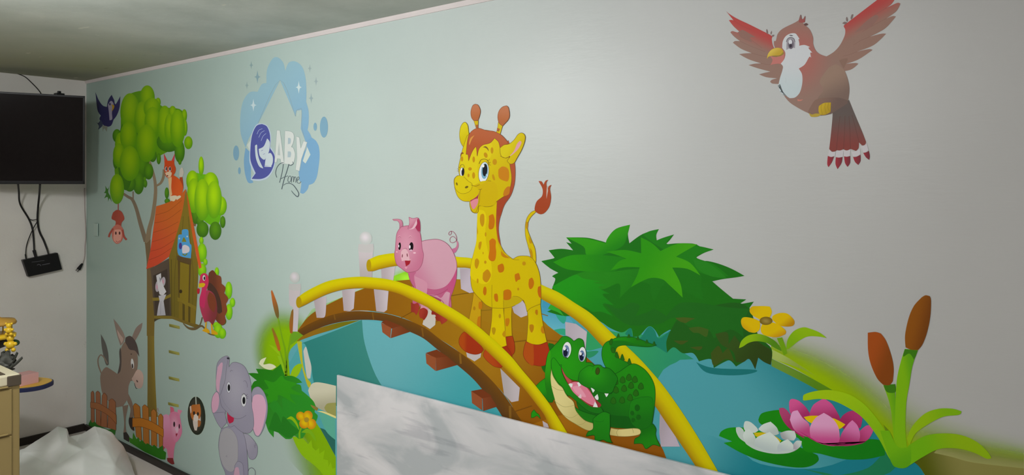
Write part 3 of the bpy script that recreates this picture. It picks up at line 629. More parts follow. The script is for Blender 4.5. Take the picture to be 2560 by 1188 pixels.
# ---- pig on the bridge
T(940, 530, 4)
t = thing('pig_figure', 'pink painted pig with curly tail standing on the bridge beside the giraffe', 'painted pig', 560, 1000, 86)
paint('tail', t, [F('755,372! 795,355 808,320 800,285! 820,300 825,345 800,400 775,412!', ('b8608a', 'b5718a', 770, 400, 810, 330)), S('810,300 800,270 770,245 742,262 740,295 765,308 795,295 808,270 795,225 765,195 735,200 727,222 740,232 755,210 750,190', 6, 'a06878')])
paint('leg', t, [F('360,740! 420,790! 430,900 430,950! 370,930! 365,880', 'b5577c'), F('350,900! 380,920 420,910 432,960 415,1010 400,1035! 385,1010 350,1000!', ('8a2f24', '9a3428', 360, 950, 420, 960))])
paint('leg', t, [F('580,830! 650,850! 650,960! 600,980!', '9c3e5c'), F('560,985! 600,990 640,1030 610,1060 590,1030 555,1025', '85261c')])
paint('leg', t, [O('650,860! 740,800! 752,960 700,990 650,940', 'c08598', 4, '9a3050'), F('590,1050! 640,1030 710,1075 690,1105 655,1125! 640,1095 605,1085', ('8a2a1c', 'a0382a', 610, 1080, 690, 1090))])
paint('body', t, [
    O('450,295! 520,280 620,275 700,310 760,380 800,480 808,560 800,680 770,790 745,860 745,960! 700,950 650,880 520,830 500,825! 440,950! 400,800 340,680 320,600! 400,400', ('c493a4', 'bd7590', 580, 500, 400, 700), 5, '8e4a60'),
    F('808,560! 800,680 770,790 745,860 750,960! 725,950 740,810! 700,800 650,860 600,832 505,826! 512,765! 600,775 700,740 770,650', ('b0577a', 'b84c78', 650, 780, 780, 700)),
    F('320,605! 400,600 380,640 385,700 420,790! 360,720', 'b45f80'),
    S('510,768 512,830', 4, 'a04a6a'), S('505,828 580,835 660,810 720,770', 4, '9a3a5e')])
paint('leg', t, [F('385,640! 500,700 512,765 505,830 480,900 515,940 520,985 440,975! 450,930 440,850 400,760', 'c4879c'), F('440,970! 480,960 518,990 510,1040 480,1085! 460,1065 440,1060 428,1010', ('9a3426', '8a2a1e', 450, 1000, 500, 1040))])
paint('ear', t, [O('165,74! 220,72 255,85 268,120 262,150 235,170! 235,120 215,90 180,86', ('c07f92', 'b5708a', 220, 80, 250, 150), 4, '9a5a6c')])
paint('head', t, [O('250,150! 320,138 400,150 440,210 455,300 462,370 475,430 460,520 420,580 370,600 310,606! 260,570 205,520 185,430 192,380 198,300 210,210', ('R', 'c98ba0', 'bb6c88', 310, 330, 180, 330), 5, '985068')])
paint('ear', t, [O('328,52! 370,65 420,60 440,110 440,200 415,190! 390,150 370,165 320,172 335,110', ('c4869a', 'b5607c', 350, 90, 380, 160), 4, '985068'), F('420,62! 440,110 440,195! 418,188 388,140 405,100', '9c2f50'), F('318,172! 360,160 395,100 405,75! 410,120 380,165 340,175', 'd0a8b4')])
paint('snout', t, [F('250,400! 270,375 295,372 320,400 330,440 335,485 300,492 285,485 258,492! 250,450', 'd3a6b0'), E(263, 440, 5, 18, '7a3a48', 5), E(312, 432, 5, 18, '7a3a48', -8), S('272,372 295,362 312,375', 4, 'a56478')])
paint('mouth', t, [F('288,487! 345,485! 335,520 300,545! 292,510', '9a1f2c'), S('260,490 290,484 335,485 350,470', 4, 'd8a8b0'), F('285,555! 300,548 315,555 300,572', 'd08fa0')])
nested('eye', t, [E(236, 343, 13, 38, '140c10', 3), E(228, 342, 5, 14, 'd8d0d8')], 'glint')
nested('eye', t, [E(352, 350, 22, 47, '160c12', 5), E(338, 350, 8, 18, 'd8d0d8'), E(350, 385, 14, 10, 'c9a0b4')], 'glint eyelid')
parts('eyebrow', t, [S('220,250 235,238 250,258', 5, 'd8a0b0'), S('328,258 342,240 356,252', 5, 'd8a0b0'), S('222,254 237,243 250,260', 3, '8e4a60'), S('328,262 342,245 354,254', 3, '8e4a60')])
parts('cheek_glint', t, [E(208, 400, 8, 5, 'e0b8c4'), E(385, 410, 14, 7, 'e0b8c4')])
# ---- crocodile
T(1310, 820, 4)
OG = '0f4a10'
t = thing('crocodile_figure', 'green smiling painted crocodile with cream belly and raised tail on the bridge', 'painted crocodile', 900, 1188, 86)
t_l = '1d7d0e'
paint('back_spike', t, [F('245,150! 300,165 300,200 260,230 242,190', '1c6212'), F('172,375! 215,365! 230,430 210,450 180,410', '1c6212')])
parts('arm', t, [O('215,500! 150,550 120,600 200,680 240,740! 290,735 280,600', ('228a10', '1a6a12', 180, 600, 260, 700), 4, OG), O('100,818! 75,850 72,900! 100,895 130,880 165,912! 150,870 125,850', '1f860e', 4, OG)])
paint('tail', t, [
    O('880,120! 920,100 1000,88 1100,95 1200,130 1260,155 1328,172! 1250,190 1150,185 1050,175 980,175 930,195 915,240 930,290 1000,330 1080,360 1150,400! 1100,560 900,560 850,450! 800,360 778,280 785,200 820,145', ('1f8510', '197210', 850, 250, 1100, 400), 5, OG),
    F('865,150! 900,130 1000,130 1150,165 1300,172 1150,185 1040,170 960,175 920,210 870,230', '186c14')])
for a, b in ((940, 70), (1045, 75), (1135, 97), (1225, 130), (1297, 148)):
    paint('back_spike', t, [F(f'{a-17},{b+25}! {a},{b-12} {a+8},{b-10} {a+20},{b+28}!', '215c14')])
for a, b in ((930, 268), (985, 292), (1055, 335), (1118, 408)):
    paint('back_spike', t, [O(f'{a-22},{b+15}! {a-8},{b-25} {a+3},{b-24} {a+22},{b+30}! {a},{b+34}', '22600f', 3, OG)])
paint('back_spike', t, [O('868,210! 890,195 910,215 905,250 880,245', '22600f', 3, OG)])
paint('back_spike', t, [O('852,140! 865,115 885,110 880,160 860,170', '22600f', 3, OG)])
paint('leg', t, [O('1160,990! 1290,960! 1320,1010 1318,1080 1362,1188! 1290,1170 1220,1210 1180,1160 1100,1160! 1110,1110 1160,1075', ('14660e', '1d7c10', 1180, 1000, 1250, 1160), 5, OG)])
paint('body', t, [
    O('830,500! 950,440 1080,360 1180,395 1260,480 1305,580 1312,700 1295,860 1280,960! 1160,1010 1050,1005 860,990 800,960 690,950! 560,830 520,700 540,600', ('1f8210', '156012', 1150, 500, 950, 960), 5, OG),
    O('1060,760! 1090,720 1180,690! 1280,700 1290,820 1270,960 1200,1010 1120,1005 1070,960 1045,880', ('1b7812', '166812', 1150, 760, 1200, 950), 4, '125a12'),
    F('860,870! 950,880 1045,890 1080,960 1120,1005 1000,1005 860,985', '10560f')])
paint('belly', t, [O('870,1003! 950,1015 1100,1005 1160,1020 1155,1065 1050,1085 950,1085 850,1070!', ('d0c080', 'b8a868', 1000, 1040, 860, 1060), 4, '8a7a40'), S('945,1015 925,1045 940,1083', 3, '8a7a40'), S('1085,1008 1095,1050', 3, '8a7a40')])
for a, b in ((915, 538), (985, 520), (1048, 495), (1108, 515), (918, 620), (1000, 605), (1070, 575), (1168, 583), (892, 728), (980, 722), (1060, 697), (1118, 650)):
    paint('scale', t, [O(f'{a-28},{b+18}! {a-20},{b-12} {a+2},{b-34} {a+22},{b-12} {a+28},{b+22}! {a},{b+34}', '22610f', 4, '124d0c')])
parts('knee_spot', t, [E(1132, 800, 26, 34, '145a10'), E(1082, 853, 20, 24, '145a10'), E(1145, 893, 24, 26, '145a10'), E(1090, 922, 18, 22, '145a10')])
paint('head', t, [
    O('340,140! 380,90 430,85 475,110 500,130 545,105 590,125 605,190 620,260 620,345! 680,350 700,370 750,370 790,395 850,405 900,450 930,500 900,580 880,650 830,655 700,620 640,600 560,540 480,520 420,480 370,390! 330,520 385,590 420,650 520,800 700,870 760,862 770,800! 790,840 700,900 690,960! 560,900 400,800 320,760 300,700 260,600 240,700! 215,560 215,400 240,260 300,180', ('R', '248f10', '1a7012', 420, 350, 520, 520), 5, OG),
])
paint('throat', t, [
    O('275,410! 290,480 340,560 385,600 430,680 495,740 520,830 600,920 690,955! 690,1025 620,1020 520,965 420,900 340,800 300,700 275,600 265,500', ('d2c486', 'b5a868', 350, 700, 620, 980), 4, '7a7030'),
    S('270,580 340,620 410,625', 3, '9a8c50'), S('305,730 400,790 500,775', 3, '9a8c50'), S('390,870 470,900 545,860', 3, '9a8c50'), S('540,970 590,960 620,930', 3, '9a8c50'),
    F('210,440! 235,280 265,230 262,400 270,560 310,720! 240,700 215,560', ('2f9410', '1b6f12', 230, 350, 270, 650))])
paint('jaw', t, [O('272,330! 300,300 370,390! 385,460 440,560 560,680 680,780 770,795! 790,840 750,860 640,830 520,730 470,690 420,660 385,590 330,530 280,430', ('228c10', '186c14', 320, 400, 650, 800), 4, OG)])
paint('mouth', t, [F('372,395! 420,480 480,530 560,545 650,610 700,700 770,765 755,795! 680,790 600,740 500,650 440,560 395,470', '8f2f30'),
    F('445,560! 520,540 600,570 660,640 715,730 700,775 640,755 560,700 490,640', 'd0768c'), F('480,590! 540,580 580,620 620,690 560,680 510,640', 'd890a4'),
    F('375,400! 420,480 475,530 450,560! 400,480', 'b04a48')])
paint('tooth', t, [F('445,565! 462,555 487,562! 480,590 470,597!', 'd8dad6')])
paint('tooth', t, [F('530,550! 552,545 568,575 545,588! 540,570', 'd8dad6')])
paint('tooth', t, [F('668,600! 700,595 712,615 690,650! 680,630', 'e0e2dc')])
paint('tooth', t, [F('540,690! 570,660! 575,700 560,705!', 'd8b8c0')])
paint('tooth', t, [F('705,690! 735,662! 745,700 740,722! 720,715', 'dcdeda')])
paint('tooth', t, [F('690,790! 710,735! 730,770 738,795!', 'dcdeda')])
paint('tooth', t, [F('802,650! 825,645 848,652! 835,680 822,692!', 'dcdeda')])
paint('snout', t, [
    O('540,520! 560,440 640,380 690,385 705,375 760,370 795,400 850,405 900,450 935,510 905,590 880,645 830,655 740,640 680,600 640,600 580,570 553,545', ('R', '258e12', '187012', 690, 440, 230, 200), 4, OG),
    EO(736, 433, 20, 35, '3a4a12', 5, '20380a', 8), S('352,372 375,368 372,390', 4, OG), S('700,385 690,400 680,430', 3, '167012')])
nested('eye', t, [EO(428, 222, 45, 82, 'd5d8dc', 4, '2a5a20', 6), E(420, 235, 33, 62, '6478a0', 4), E(415, 248, 22, 40, '141830', 4), E(405, 205, 14, 20, 'e4eaf4'), E(435, 225, 8, 10, '9ab0d4'), F('395,285! 430,295 445,312! 420,305', '2a5a20')], 'iris pupil glint glint eyelid')
nested('eye', t, [EO(582, 265, 38, 75, 'd5d8dc', 4, '2a5a20', 4), E(578, 280, 28, 55, '5c7098', 2), E(575, 290, 20, 38, '141830', 2), E(566, 258, 12, 17, 'e4eaf4'), E(592, 276, 7, 10, '9ab0d4')], 'iris pupil glint glint')
paint('leg', t, [
    O('690,930! 700,900 790,840 860,860! 860,1000 855,1070 870,1130 886,1150! 830,1140 790,1120 740,1135 710,1120 700,1075 620,1085! 640,1040 690,1010', ('1c7c12', '1a7410', 760, 880, 780, 1100), 5, OG),
    S('705,930 760,940 800,930', 3, '125a12')])
# ================================================================== red bird flying at the top
T(1800, 0, 16 / 3)
t = thing('bird_figure', 'large red-brown painted bird with white face flying at the upper right', 'painted bird', 1300, 2200, 20)
paint('wing', t, [
    F('82,150! 130,190 230,250 400,330 560,410 660,460 700,490! 690,520 700,590 720,640! 860,650 840,900! 790,1120! 700,1115 668,1090! 690,1065 760,1045! 620,1030 520,992! 600,970 670,955! 500,910 380,868! 460,850 545,845! 380,790 255,722! 330,712 420,708! 280,650 172,570! 200,548 265,548! 190,490 137,430! 165,415 220,430 275,437! 180,350 118,270! 150,265 180,272!', ('a84644', '8b6f65', 440, 385, 330, 600)),
    S('275,437 400,520 560,640', 3, '7a5a52'), S('265,548 420,620 600,690', 3, '7a5a52'), S('420,708 540,740 640,760', 3, '7a5a52'), S('545,845 640,860 720,850', 3, '7a5a52'), S('180,272 300,350 420,400', 3, '8a4a46'),
    F('240,430! 300,400 380,440 480,500! 400,500 420,560 280,500', '86655d')])
paint('crest_feather', t, [F('615,400! 625,388 640,420 640,460! 620,440', '7a6a68')])
paint('crest_feather', t, [F('690,408! 692,440 680,465! 672,440', '7a6a68')])
paint('crest_feather', t, [F('690,480! 700,465 728,465! 712,490', '7a6a68')])
paint('wing', t, [
    F('2120,-20! 1950,110 1780,240 1690,310! 1650,345 1670,400 1660,480 1600,600 1520,690 1420,752! 1500,900 1560,960! 1740,930 1845,850! 1800,840 1680,852! 1850,790 2035,665! 1980,655 1830,688! 2050,600 2215,450! 2150,450 2000,488! 2200,380 2345,220! 2300,215 2220,245! 2350,150 2405,50! 2360,40 2220,105! 2290,50 2350,-40!', ('a84644', '8d6f64', 1880, 170, 2010, 400)),
    S('2220,105 2080,190 1950,290', 3, '7a5a52'), S('2220,245 2060,330 1900,420', 3, '7a5a52'), S('2000,488 1880,540 1780,600', 3, '7a5a52'), S('1830,688 1720,730 1640,750', 3, '7a5a52'), S('1680,852 1600,870 1540,870', 3, '7a5a52'), F('1500,880! 1600,800 1700,780 1680,850 1640,920 1560,960', '84685c'),
    F('1790,440! 1900,330 1990,250 2080,200 2110,240 2010,360 1900,400', '8a6860')])
paint('crest_feather', t, [F('1628,310! 1660,290 1695,300! 1670,325', '7a6a68')])
paint('crest_feather', t, [F('1680,240! 1692,225 1705,260 1700,290! 1682,275', '7a6a68')])
paint('crest_feather', t, [F('1740,240! 1755,195 1778,192! 1765,240 1748,262!', '7a6a68')])
X.t = (1880, 170, 4)
paint('tail', t, [
    F('800,400! 970,320! 1010,420 1060,540 1110,660 1140,740! 1130,770 1100,775! 1070,745! 1065,800 1040,830! 985,810! 960,825 930,822! 915,812! 880,825 850,822! 830,835 800,838! 772,812! 790,650 805,480', ('5e5350', '7c3f3a', 900, 450, 860, 800)),
    S('880,480 860,650 845,820', 3, '5a3a36'), S('930,480 925,650 915,815', 3, '5a3a36'), S('970,480 980,650 985,815', 3, '5a3a36'), S('1000,470 1040,620 1070,745', 3, '5a3a36')])
for s, r in (('772,812! 800,840 835,835! 830,880! 790,890 762,870!', '758,880! 790,890 822,880! 800,940 765,992! 752,960'), ('840,830! 880,825 915,820! 910,888! 870,895 838,888!', '838,892! 870,897 905,890! 895,950 855,1012! 835,960'),
             ('915,818! 950,825 985,812! 980,880! 945,888 918,880!', '920,884! 950,888 982,880! 980,950 955,990! 930,950'), ('992,832! 1030,835 1080,808! 1085,862! 1050,885 1008,885!', '1010,890! 1045,888 1085,868! 1085,930 1062,970! 1030,940'),
             ('1088,782! 1120,775 1145,750! 1165,822! 1140,843 1110,843!', '1112,850! 1145,843 1168,828! 1178,880 1172,920! 1140,895')):
    paint('tail_tip', t, [F(r, ('92303a', '6f3038', parse(r)[0][0], 900, parse(r)[2][0], 900)), F(s, 'b9b4b8')])
T(1800, 0, 16 / 3)
paint('body', t, [
    F('720,545! 745,540 770,450 840,380 1000,300 1060,260! 1140,340! 1200,400 1240,500 1245,600 1300,700 1420,752 1560,760! 1660,940 1710,1080 1725,1200 1715,1300 1705,1350! 1600,1420 1480,1510! 1350,1540 1180,1510 960,1390 870,1300! 800,1150 840,900 810,850! 850,790 760,680 720,600', ('R', 'a4615b', '8b7066', 1050, 760, 560, 640)),
    F('1450,900! 1560,860 1660,940! 1710,1080 1725,1200 1705,1350! 1560,1440 1450,1400 1300,1330 1380,1200 1330,1080', ('8f7668', '746058', 1400, 1050, 1560, 1350)),
    F('1220,1400! 1300,1320 1560,1300 1705,1340! 1700,1380! 1480,1520! 1350,1542 1180,1512', ('7f6459', '6a5751', 1300, 1350, 1560, 1450)),
    F('1032,1320! 1060,1330 1110,1325! 1080,1345 1035,1350!', 'b5766a')])
paint('crest_feather', t, [F('1050,270! 1070,200 1085,205! 1092,250 1110,250 1130,215 1140,222! 1132,290! 1120,300 1060,300', ('7a5f5c', '95504e', 1085, 205, 1085, 290))])
paint('crest_feather', t, [F('1120,318! 1150,308 1178,325! 1160,340 1128,340', '5f4644')])
paint('chin', t, [F('660,740! 760,760 855,680! 850,780 820,850 770,850 700,860 670,870! 700,800', 'b3706a')])
paint('face', t, [F('830,640! 835,560 870,490 930,450 1000,445 1035,480 1060,520! 1045,525! 1058,580 1055,610! 1130,600 1205,630! 1180,640 1232,705! 1205,705 1215,770! 1190,760 1130,860 1050,915! 1090,980 1100,1060 1090,1150 1060,1240 1000,1300 930,1310! 900,1290 850,1260 800,1220 780,1130! 800,1040 840,900 810,850! 860,780 870,700', ('bfc1c5', 'b4bfc3', 1000, 800, 900, 1200)),
    S('870,1040 880,1060 876,1110', 3, 'a9b3b6')])
paint('chest_feather', t, [F('770,1145! 800,1120 790,1170! 820,1200 800,1225! 850,1250 835,1262! 880,1280 920,1310 900,1290!', '777f82')])
nested('eye', t, [F('885,665! 890,550 920,500 960,500 1000,550 1000,640! 940,640', '938e96'), E(945, 590, 38, 65, '6a626c'), E(938, 560, 24, 32, 'c9c9d4'), E(942, 610, 18, 26, '3d3640'), S('885,560 900,520 940,498 985,515 1000,560', 8, '5f5a60')], 'iris glint pupil eyelid')
paint('eyebrow', t, [F('918,470! 945,465 980,478! 950,482', '5f5a60')])
paint('beak', t, [F('625,790! 640,720 690,660 760,638 820,650 845,690! 800,735 740,742 690,745 645,760', ('c7ad4e', 'b59638', 700, 660, 760, 740)), F('690,745! 760,745 800,735 845,690! 850,720 800,750 730,755', '8f7a3a')])
X.t = (1880, 170, 4)
paint('foot', t, [F('570,450! 600,465 640,455 700,460! 660,485 600,490 580,475', 'a8903a')])
paint('foot', t, [F('670,380! 720,350 790,345! 785,440! 740,465 700,470 670,450 665,410', ('b79a2a', 'a88a28', 690, 380, 770, 430)), S('700,365 690,400 705,465', 3, '8a7420'), S('735,350 728,400 745,460', 3, '8a7420'), S('765,348 760,400 780,440', 3, '8a7420')])
# ================================================================== lotus flowers, flower and cattails at the lower right
T(1780, 730, 2.594)
t = flower5('yellow_flower', 'large yellow painted flower with brown centre between the big bush and the bank', [
    [F('310,180! 260,150 243,120 260,95 300,92 340,92 375,95! 388,130 370,170 340,185', ('c9a800', 'b88f0a', 320, 130, 240, 60))],
    [F('390,180! 395,155 440,137 490,142 530,180 535,205! 520,222 470,225 430,215', ('c6a400', 'a8760c', 450, 185, 490, 235))],
    [F('310,190! 260,170 205,165 188,190 200,230 240,260! 280,265 310,240', ('c6a400', 'b07d10', 250, 215, 200, 275))],
    [F('330,200! 315,240 330,275 380,292 430,293 475,275! 480,255 450,225 400,200', ('c6a600', 'b47c12', 390, 255, 420, 310))]], '460,400',
    [F('420,300! 455,295! 475,350 488,400! 465,412! 445,360', '648f0c')],
    [[F('175,365! 190,320 230,285 290,272 350,285 410,320 445,365 450,385! 400,360 350,330 290,320 240,330 200,355', ('7fa50c', '4a7a12', 230, 290, 400, 360))],
     [F('482,375! 490,310 530,255 590,230 640,240 700,265 745,300! 690,290 620,290 560,320 510,360', ('6f9c0c', '7fa50c', 500, 340, 600, 250))]], 40)
paint('flower_center', t, [E(350, 188, 42, 27, ('R', '8f7a3a', '6f5a18', 350, 188, 40, 26)), ])
paint('lily_pad', None, [F('300,830! 320,790 380,772 450,768 500,800! 640,900 900,950 1080,960 1120,1010 1120,1060! 1000,1085 850,1085 700,1050 600,1030 560,950 420,900 320,860', ('187a0c', '127012', 700, 950, 800, 1080))])
o = bpy.context.scene.objects['lily_pad']; tag(o, 'larger painted green lily pad carrying the pink lotus', 'painted lily pad', 'lily pads')
X.lay = 46
o = paint('lily_pad', None, [F('45,935! 60,905 110,882 200,880 300,900 450,960 600,1020 685,1060! 690,1095 640,1130 560,1140 440,1125 300,1090 180,1040 75,980! 130,970!', ('178010', '0f6c0c', 300, 960, 350, 1110))])
tag(o, 'smaller painted green lily pad under the white lotus', 'painted lily pad', 'lily pads')
def lotus(name, lab, x, y, lay, back, front, ctr):
    t = thing(name, lab, 'painted lotus', x, y, lay, 'lotus flowers')
    for p in back: paint('petal', t, p)
    paint('flower_center', t, [ctr])
    for p in front: paint('petal', t, p)
lotus('lotus_flower', 'pink painted lotus flower on the larger green lily pad', 760, 995, 52,
    [[F('435,755! 470,755 510,800 560,900! 600,950 520,900 470,850 440,790', ('9a3a62', '8c2450', 450, 770, 530, 880))],
     [F('500,715! 515,695 560,705 610,750 640,800! 600,830 540,830 505,780', ('bb4a80', '92265a', 530, 710, 600, 810))],
     [F('635,780! 660,730 725,690! 780,730 825,805! 830,860 720,850 640,820', ('b74a80', '8f2352', 700, 710, 740, 840))],
     [F('825,840! 850,800 900,772 960,775! 975,820 965,880! 900,900 840,880', ('9c2f62', '8c2050', 930, 780, 870, 870))],
     [F('960,900! 1000,868 1040,865! 1045,900 1010,960 940,990! 900,990', ('b0487c', '942a58', 1020, 880, 940, 960))]],
    [[F('505,830! 520,780 555,768! 590,820 630,860 640,945! 580,930 530,890', ('c98ab0', 'a83a70', 540, 800, 600, 920))],
     [F('640,945! 635,880 670,820 725,785! 780,820 820,880 830,960! 800,1000 720,990 660,965', ('c98aae', 'b0447c', 720, 850, 740, 970))],
     [F('820,985! 840,920 880,860 910,832! 945,870 960,930 950,985! 900,998 850,1000', ('bd6a9c', '9a2c60', 900, 860, 880, 980))],
     [F('560,900! 640,945 720,990 830,998 950,990 1000,970! 940,992 860,1000 760,995 660,965', '97285a')]],
    F('595,812! 650,803 730,808 800,825 865,860! 825,890 760,880 640,850', 'c9a800'))
lotus('lotus_flower', 'white painted lotus flower on the smaller green lily pad', 400, 1045, 52,
    [[F('155,880! 180,878 205,900 215,960 230,985! 180,950 158,910', 'aab5b0')], [F('205,870! 215,840 250,845 290,880 300,900! 270,915 215,900', 'b4bfba')],
     [F('300,890! 330,860 380,842! 420,880 435,920! 400,930 330,910', ('b9c2be', 'a3adaa', 350, 870, 380, 920))], [F('440,915! 490,900 535,903! 545,940 530,965! 460,955', ('b4bdb9', '8f8f92', 510, 910, 460, 950))],
     [F('525,990! 550,965 582,968! 575,1000 540,1030 500,1045!', ('b0bab6', '9a949c', 570, 980, 530, 1010))]],
    [[F('200,930! 215,900 240,890! 275,930 290,980! 270,1010 220,985', ('b9c3be', 'a6b1ad', 220, 920, 260, 990))],
     [F('275,990! 290,945 375,908! 430,960 450,1010 430,1045! 360,1045 300,1020', ('bcc6c1', 'a4afaf', 370, 930, 360, 1030))],
     [F('425,1045! 430,990 490,955! 525,990 525,1030! 480,1048', ('bac4bf', 'a3adb0', 490, 970, 470, 1035))],
     [F('230,975! 300,1010 380,1040 450,1035 540,1020 500,1045 400,1050 300,1030 240,1000', 'a9b4b0')]],
    F('272,915! 330,912 400,930 450,965! 430,975 360,940 290,940', 'b8a210'))
for nm, lab, st, hd, cap, lay in (
    ('cattail', 'shorter thick painted cattail leaning left at the lower right', '1110,605! 1185,598! 1190,700 1200,900 1210,1000! 1180,1000! 1170,850 1150,720', ('1010,265! 1060,260 1095,270! 1130,320 1165,420 1178,500 1172,580! 1150,605 1110,603! 1070,560 1030,470 1012,380', ('8a4014', '70380f', 1030, 400, 1150, 450)), '1112,605! 1188,598! 1190,650 1135,650', 54),
    ('cattail', 'taller thick painted cattail, highest plant at the lower right', '1250,370! 1335,378! 1300,480 1280,600 1260,720 1255,900 1270,1050! 1185,1050! 1185,900 1190,700 1200,560 1225,450', ('1360,35! 1385,22 1412,28! 1420,60 1415,160 1395,260 1365,340 1335,378! 1290,375 1255,360! 1252,280 1275,170 1310,90', ('78440f', '64360e', 1300, 200, 1400, 230)), '1250,372! 1335,380! 1320,420 1310,440! 1280,400 1240,420', 64)):
    t = thing(nm, lab, 'painted cattail', 1230 if lay == 64 else 1190, 1050, lay, 'thick cattails at the pond edge')
    paint('stem', t, [F(st, ('6a9a0c', '4f8a10', parse(st)[0][0], 600, parse(st)[0][0] + 75, 600)), F(cap, '32660f')])
    paint('seed_head', t, [F(*hd)])
t = thing('reed_leaves', 'painted curved lime reed leaves fanning out at the foot of the thick cattails', 'painted leaves', 1225, 1140, 76)
paint('blade', t, [F('590,690! 600,665 680,642 780,638 900,670 1000,740 1090,850 1150,950 1200,1050! 1210,1140! 1150,1080 1080,950 980,820 880,750 780,705 690,695 600,705', ('86a40c', '6f9c0e', 700, 670, 1150, 1000))])
paint('blade', t, [F('1110,860! 1160,920 1185,990! 1150,960', '55700f')])
paint('blade', t, [F('1265,950! 1300,870 1380,790 1470,758 1560,758 1618,775! 1600,798 1500,810 1400,860 1320,920 1280,1000!', ('7a9c0c', '6a960c', 1350, 820, 1550, 780))])
paint('blade', t, [F('1270,1000! 1380,935 1500,918 1620,930 1720,975 1790,1040 1812,1078! 1780,1082 1690,1040 1580,1015 1470,1020 1370,1070 1290,1120 1270,1130!', ('5f960c', '77960c', 1350, 1000, 1650, 980))])
paint('blade', t, [F('1150,900! 1200,1000 1260,1010 1290,990! 1290,1100 1260,1140 1200,1140 1160,1100 1090,900!', ('5f960c', '4f8a0e', 1150, 1000, 1230, 1130))])
# ================================================================== the logo
T(560, 120, 2.97)
t = thing('wall_logo', 'pale blue cloud logo with house outline reading ABY Home and mother holding baby', 'wall logo', 400, 1105, 16)
paint('cloud', t, [
    F('160,740! 125,640 120,520 140,400 190,330 250,325! 280,270 315,260! 320,160 360,80 400,70 440,110 455,170! 480,110 530,100 580,140 605,220 612,320 610,400! 628,470 628,560 620,610! 640,640 650,665! 690,700 710,780 700,900 680,980 630,1018! 620,1050 590,1082 565,1075! 575,1000! 560,985! 552,900! 560,820 612,740 600,680! 570,600! 578,460! 540,465! 530,505! 416,240! 250,570! 190,660 160,740', ('84a5b2', '6d93b2', 400, 120, 600, 950)),
    F('160,740! 200,780! 200,960! 218,1000! 180,1000 155,930 148,830', '6c93b2'),
    F('595,860! 640,790! 618,740! 612,690! 650,665! 700,720 710,800! 680,980 630,1018! 575,1000! 560,960 575,900', '6c93b2'),
    F('170,720! 212,668! 200,780!', 'b4bcb6'), F('618,735! 642,792! 605,858! 585,840!', 'b4bdb8')])
paint('house_outline', t, [S('252,560 416,240 530,508', 3, '7d929a'), S('532,508 536,468 560,455 576,460 578,580 596,665', 3, '7a8c94')])
def star(x, y, r, m): parts('sparkle', t, [F(f'{x},{y-r}! {x+r*.16},{y-r*.2} {x+r*.5},{y}! {x+r*.16},{y+r*.2} {x},{y+r}! {x-r*.16},{y+r*.2} {x-r*.5},{y}! {x-r*.16},{y-r*.2}', m)])
for a in ((202, 128, 32, '7f9698'), (248, 215, 50, '78929a'), (170, 278, 30, '84989a'), (637, 152, 32, '8d9c9c'), (683, 248, 34, '8d9c9e'), (647, 373, 38, '86989c'), (218, 425, 48, 'b2c1c6'), (555, 292, 48, 'b4c2c4')): star(*a)
for a in ((90, 780, 22, 56), (114, 912, 10, 26), (742, 588, 30, 78), (677, 585, 13, 30)): paint('droplet', t, [E(*a, '6f92a6')])
paint('mother_and_baby', t, [
    F('282,560! 240,570 205,640 192,740 190,850 225,935! 200,980 290,982 340,950 375,880 380,800 345,730! 350,650 325,580', 'a9b6c4'),
    F('282,565! 240,580 208,650 196,750 198,840 235,930! 205,972! 280,972 335,940 370,870 375,800 342,745! 342,650 320,585', '4a4f8e'),
    F('320,672! 340,700 336,760 320,800 300,830 275,815 262,790 258,750! 295,730', 'b2bcc2'),
    F('230,725! 245,720 248,770 262,830 292,895! 262,880 240,830 232,780', 'b2bcc2'),
    F('318,790! 345,780 362,810 362,850 350,880! 302,875! 308,830', 'b4bec4'),
    S('245,640 260,610 285,600', 3, '9aa4c0'), S('258,665 275,630 300,615', 3, '9aa4c0'), S('275,690 290,655 312,635', 3, '9aa4c0'),
    S('290,790 305,785', 3, '6a70a0'), S('275,765 290,758', 3, '6a70a0'), S('300,880 352,882', 4, 'c0c8cc'), S('200,978 270,985 330,955', 3, 'b0bcc8')], 'indigo round emblem of a long-haired mother cradling a baby')
LM = 'bcc0bd'
def letter(s, sh): paint('letter', t, [F(sh, '8d9a9a'), F(s, LM)])
X.lay += 1
for nm, L in (('A', ['375,850! 392,610! 415,612! 448,862! 425,862! 418,825! 395,822! 391,850!', '398,795! 417,798! 408,700!']),
              ('B', ['452,615! 500,622 520,650 515,700 500,735! 515,745 528,790 518,850 495,868! 446,860!', '475,668! 492,670 497,690 492,712! 474,714!', '473,768! 494,770 498,790 493,812! 472,812!']),
              ('Y', ['535,655! 560,665! 570,745! 590,690! 618,700! 575,825! 560,915! 530,905! 542,815!'])):
    paint('letter', t, [O(L[0], LM, 2.5, '8b9998')] + [F(c, '98a8ae' if nm == 'B' else '9fa8a8') for c in L[1:]])
hs = '4f5a60'
parts('script_letter', t, [
    S('392,962 383,930 392,890 415,860 442,852', 5, hs), S('440,862 432,920 412,1000', 5, hs), S('508,845 515,858 498,872 478,868', 4, hs),
    S('482,862 465,920 445,980 428,1050', 6, hs), S('415,975 445,960 475,950', 4, hs),
    S('490,950 478,960 474,985 482,998 495,985 498,960 490,950', 4, hs),
    S('500,1000 505,960 512,955 518,965 516,995 522,962 530,958 535,970 532,1000', 4, hs), S('540,985 555,975 558,962 550,958 542,975 545,1000 560,1005 572,992', 4, hs),
    S('440,1020 470,1005 510,1015 545,1060 555,1085 545,1105 520,1085 500,1060', [3, 6, 7, 4], hs)])
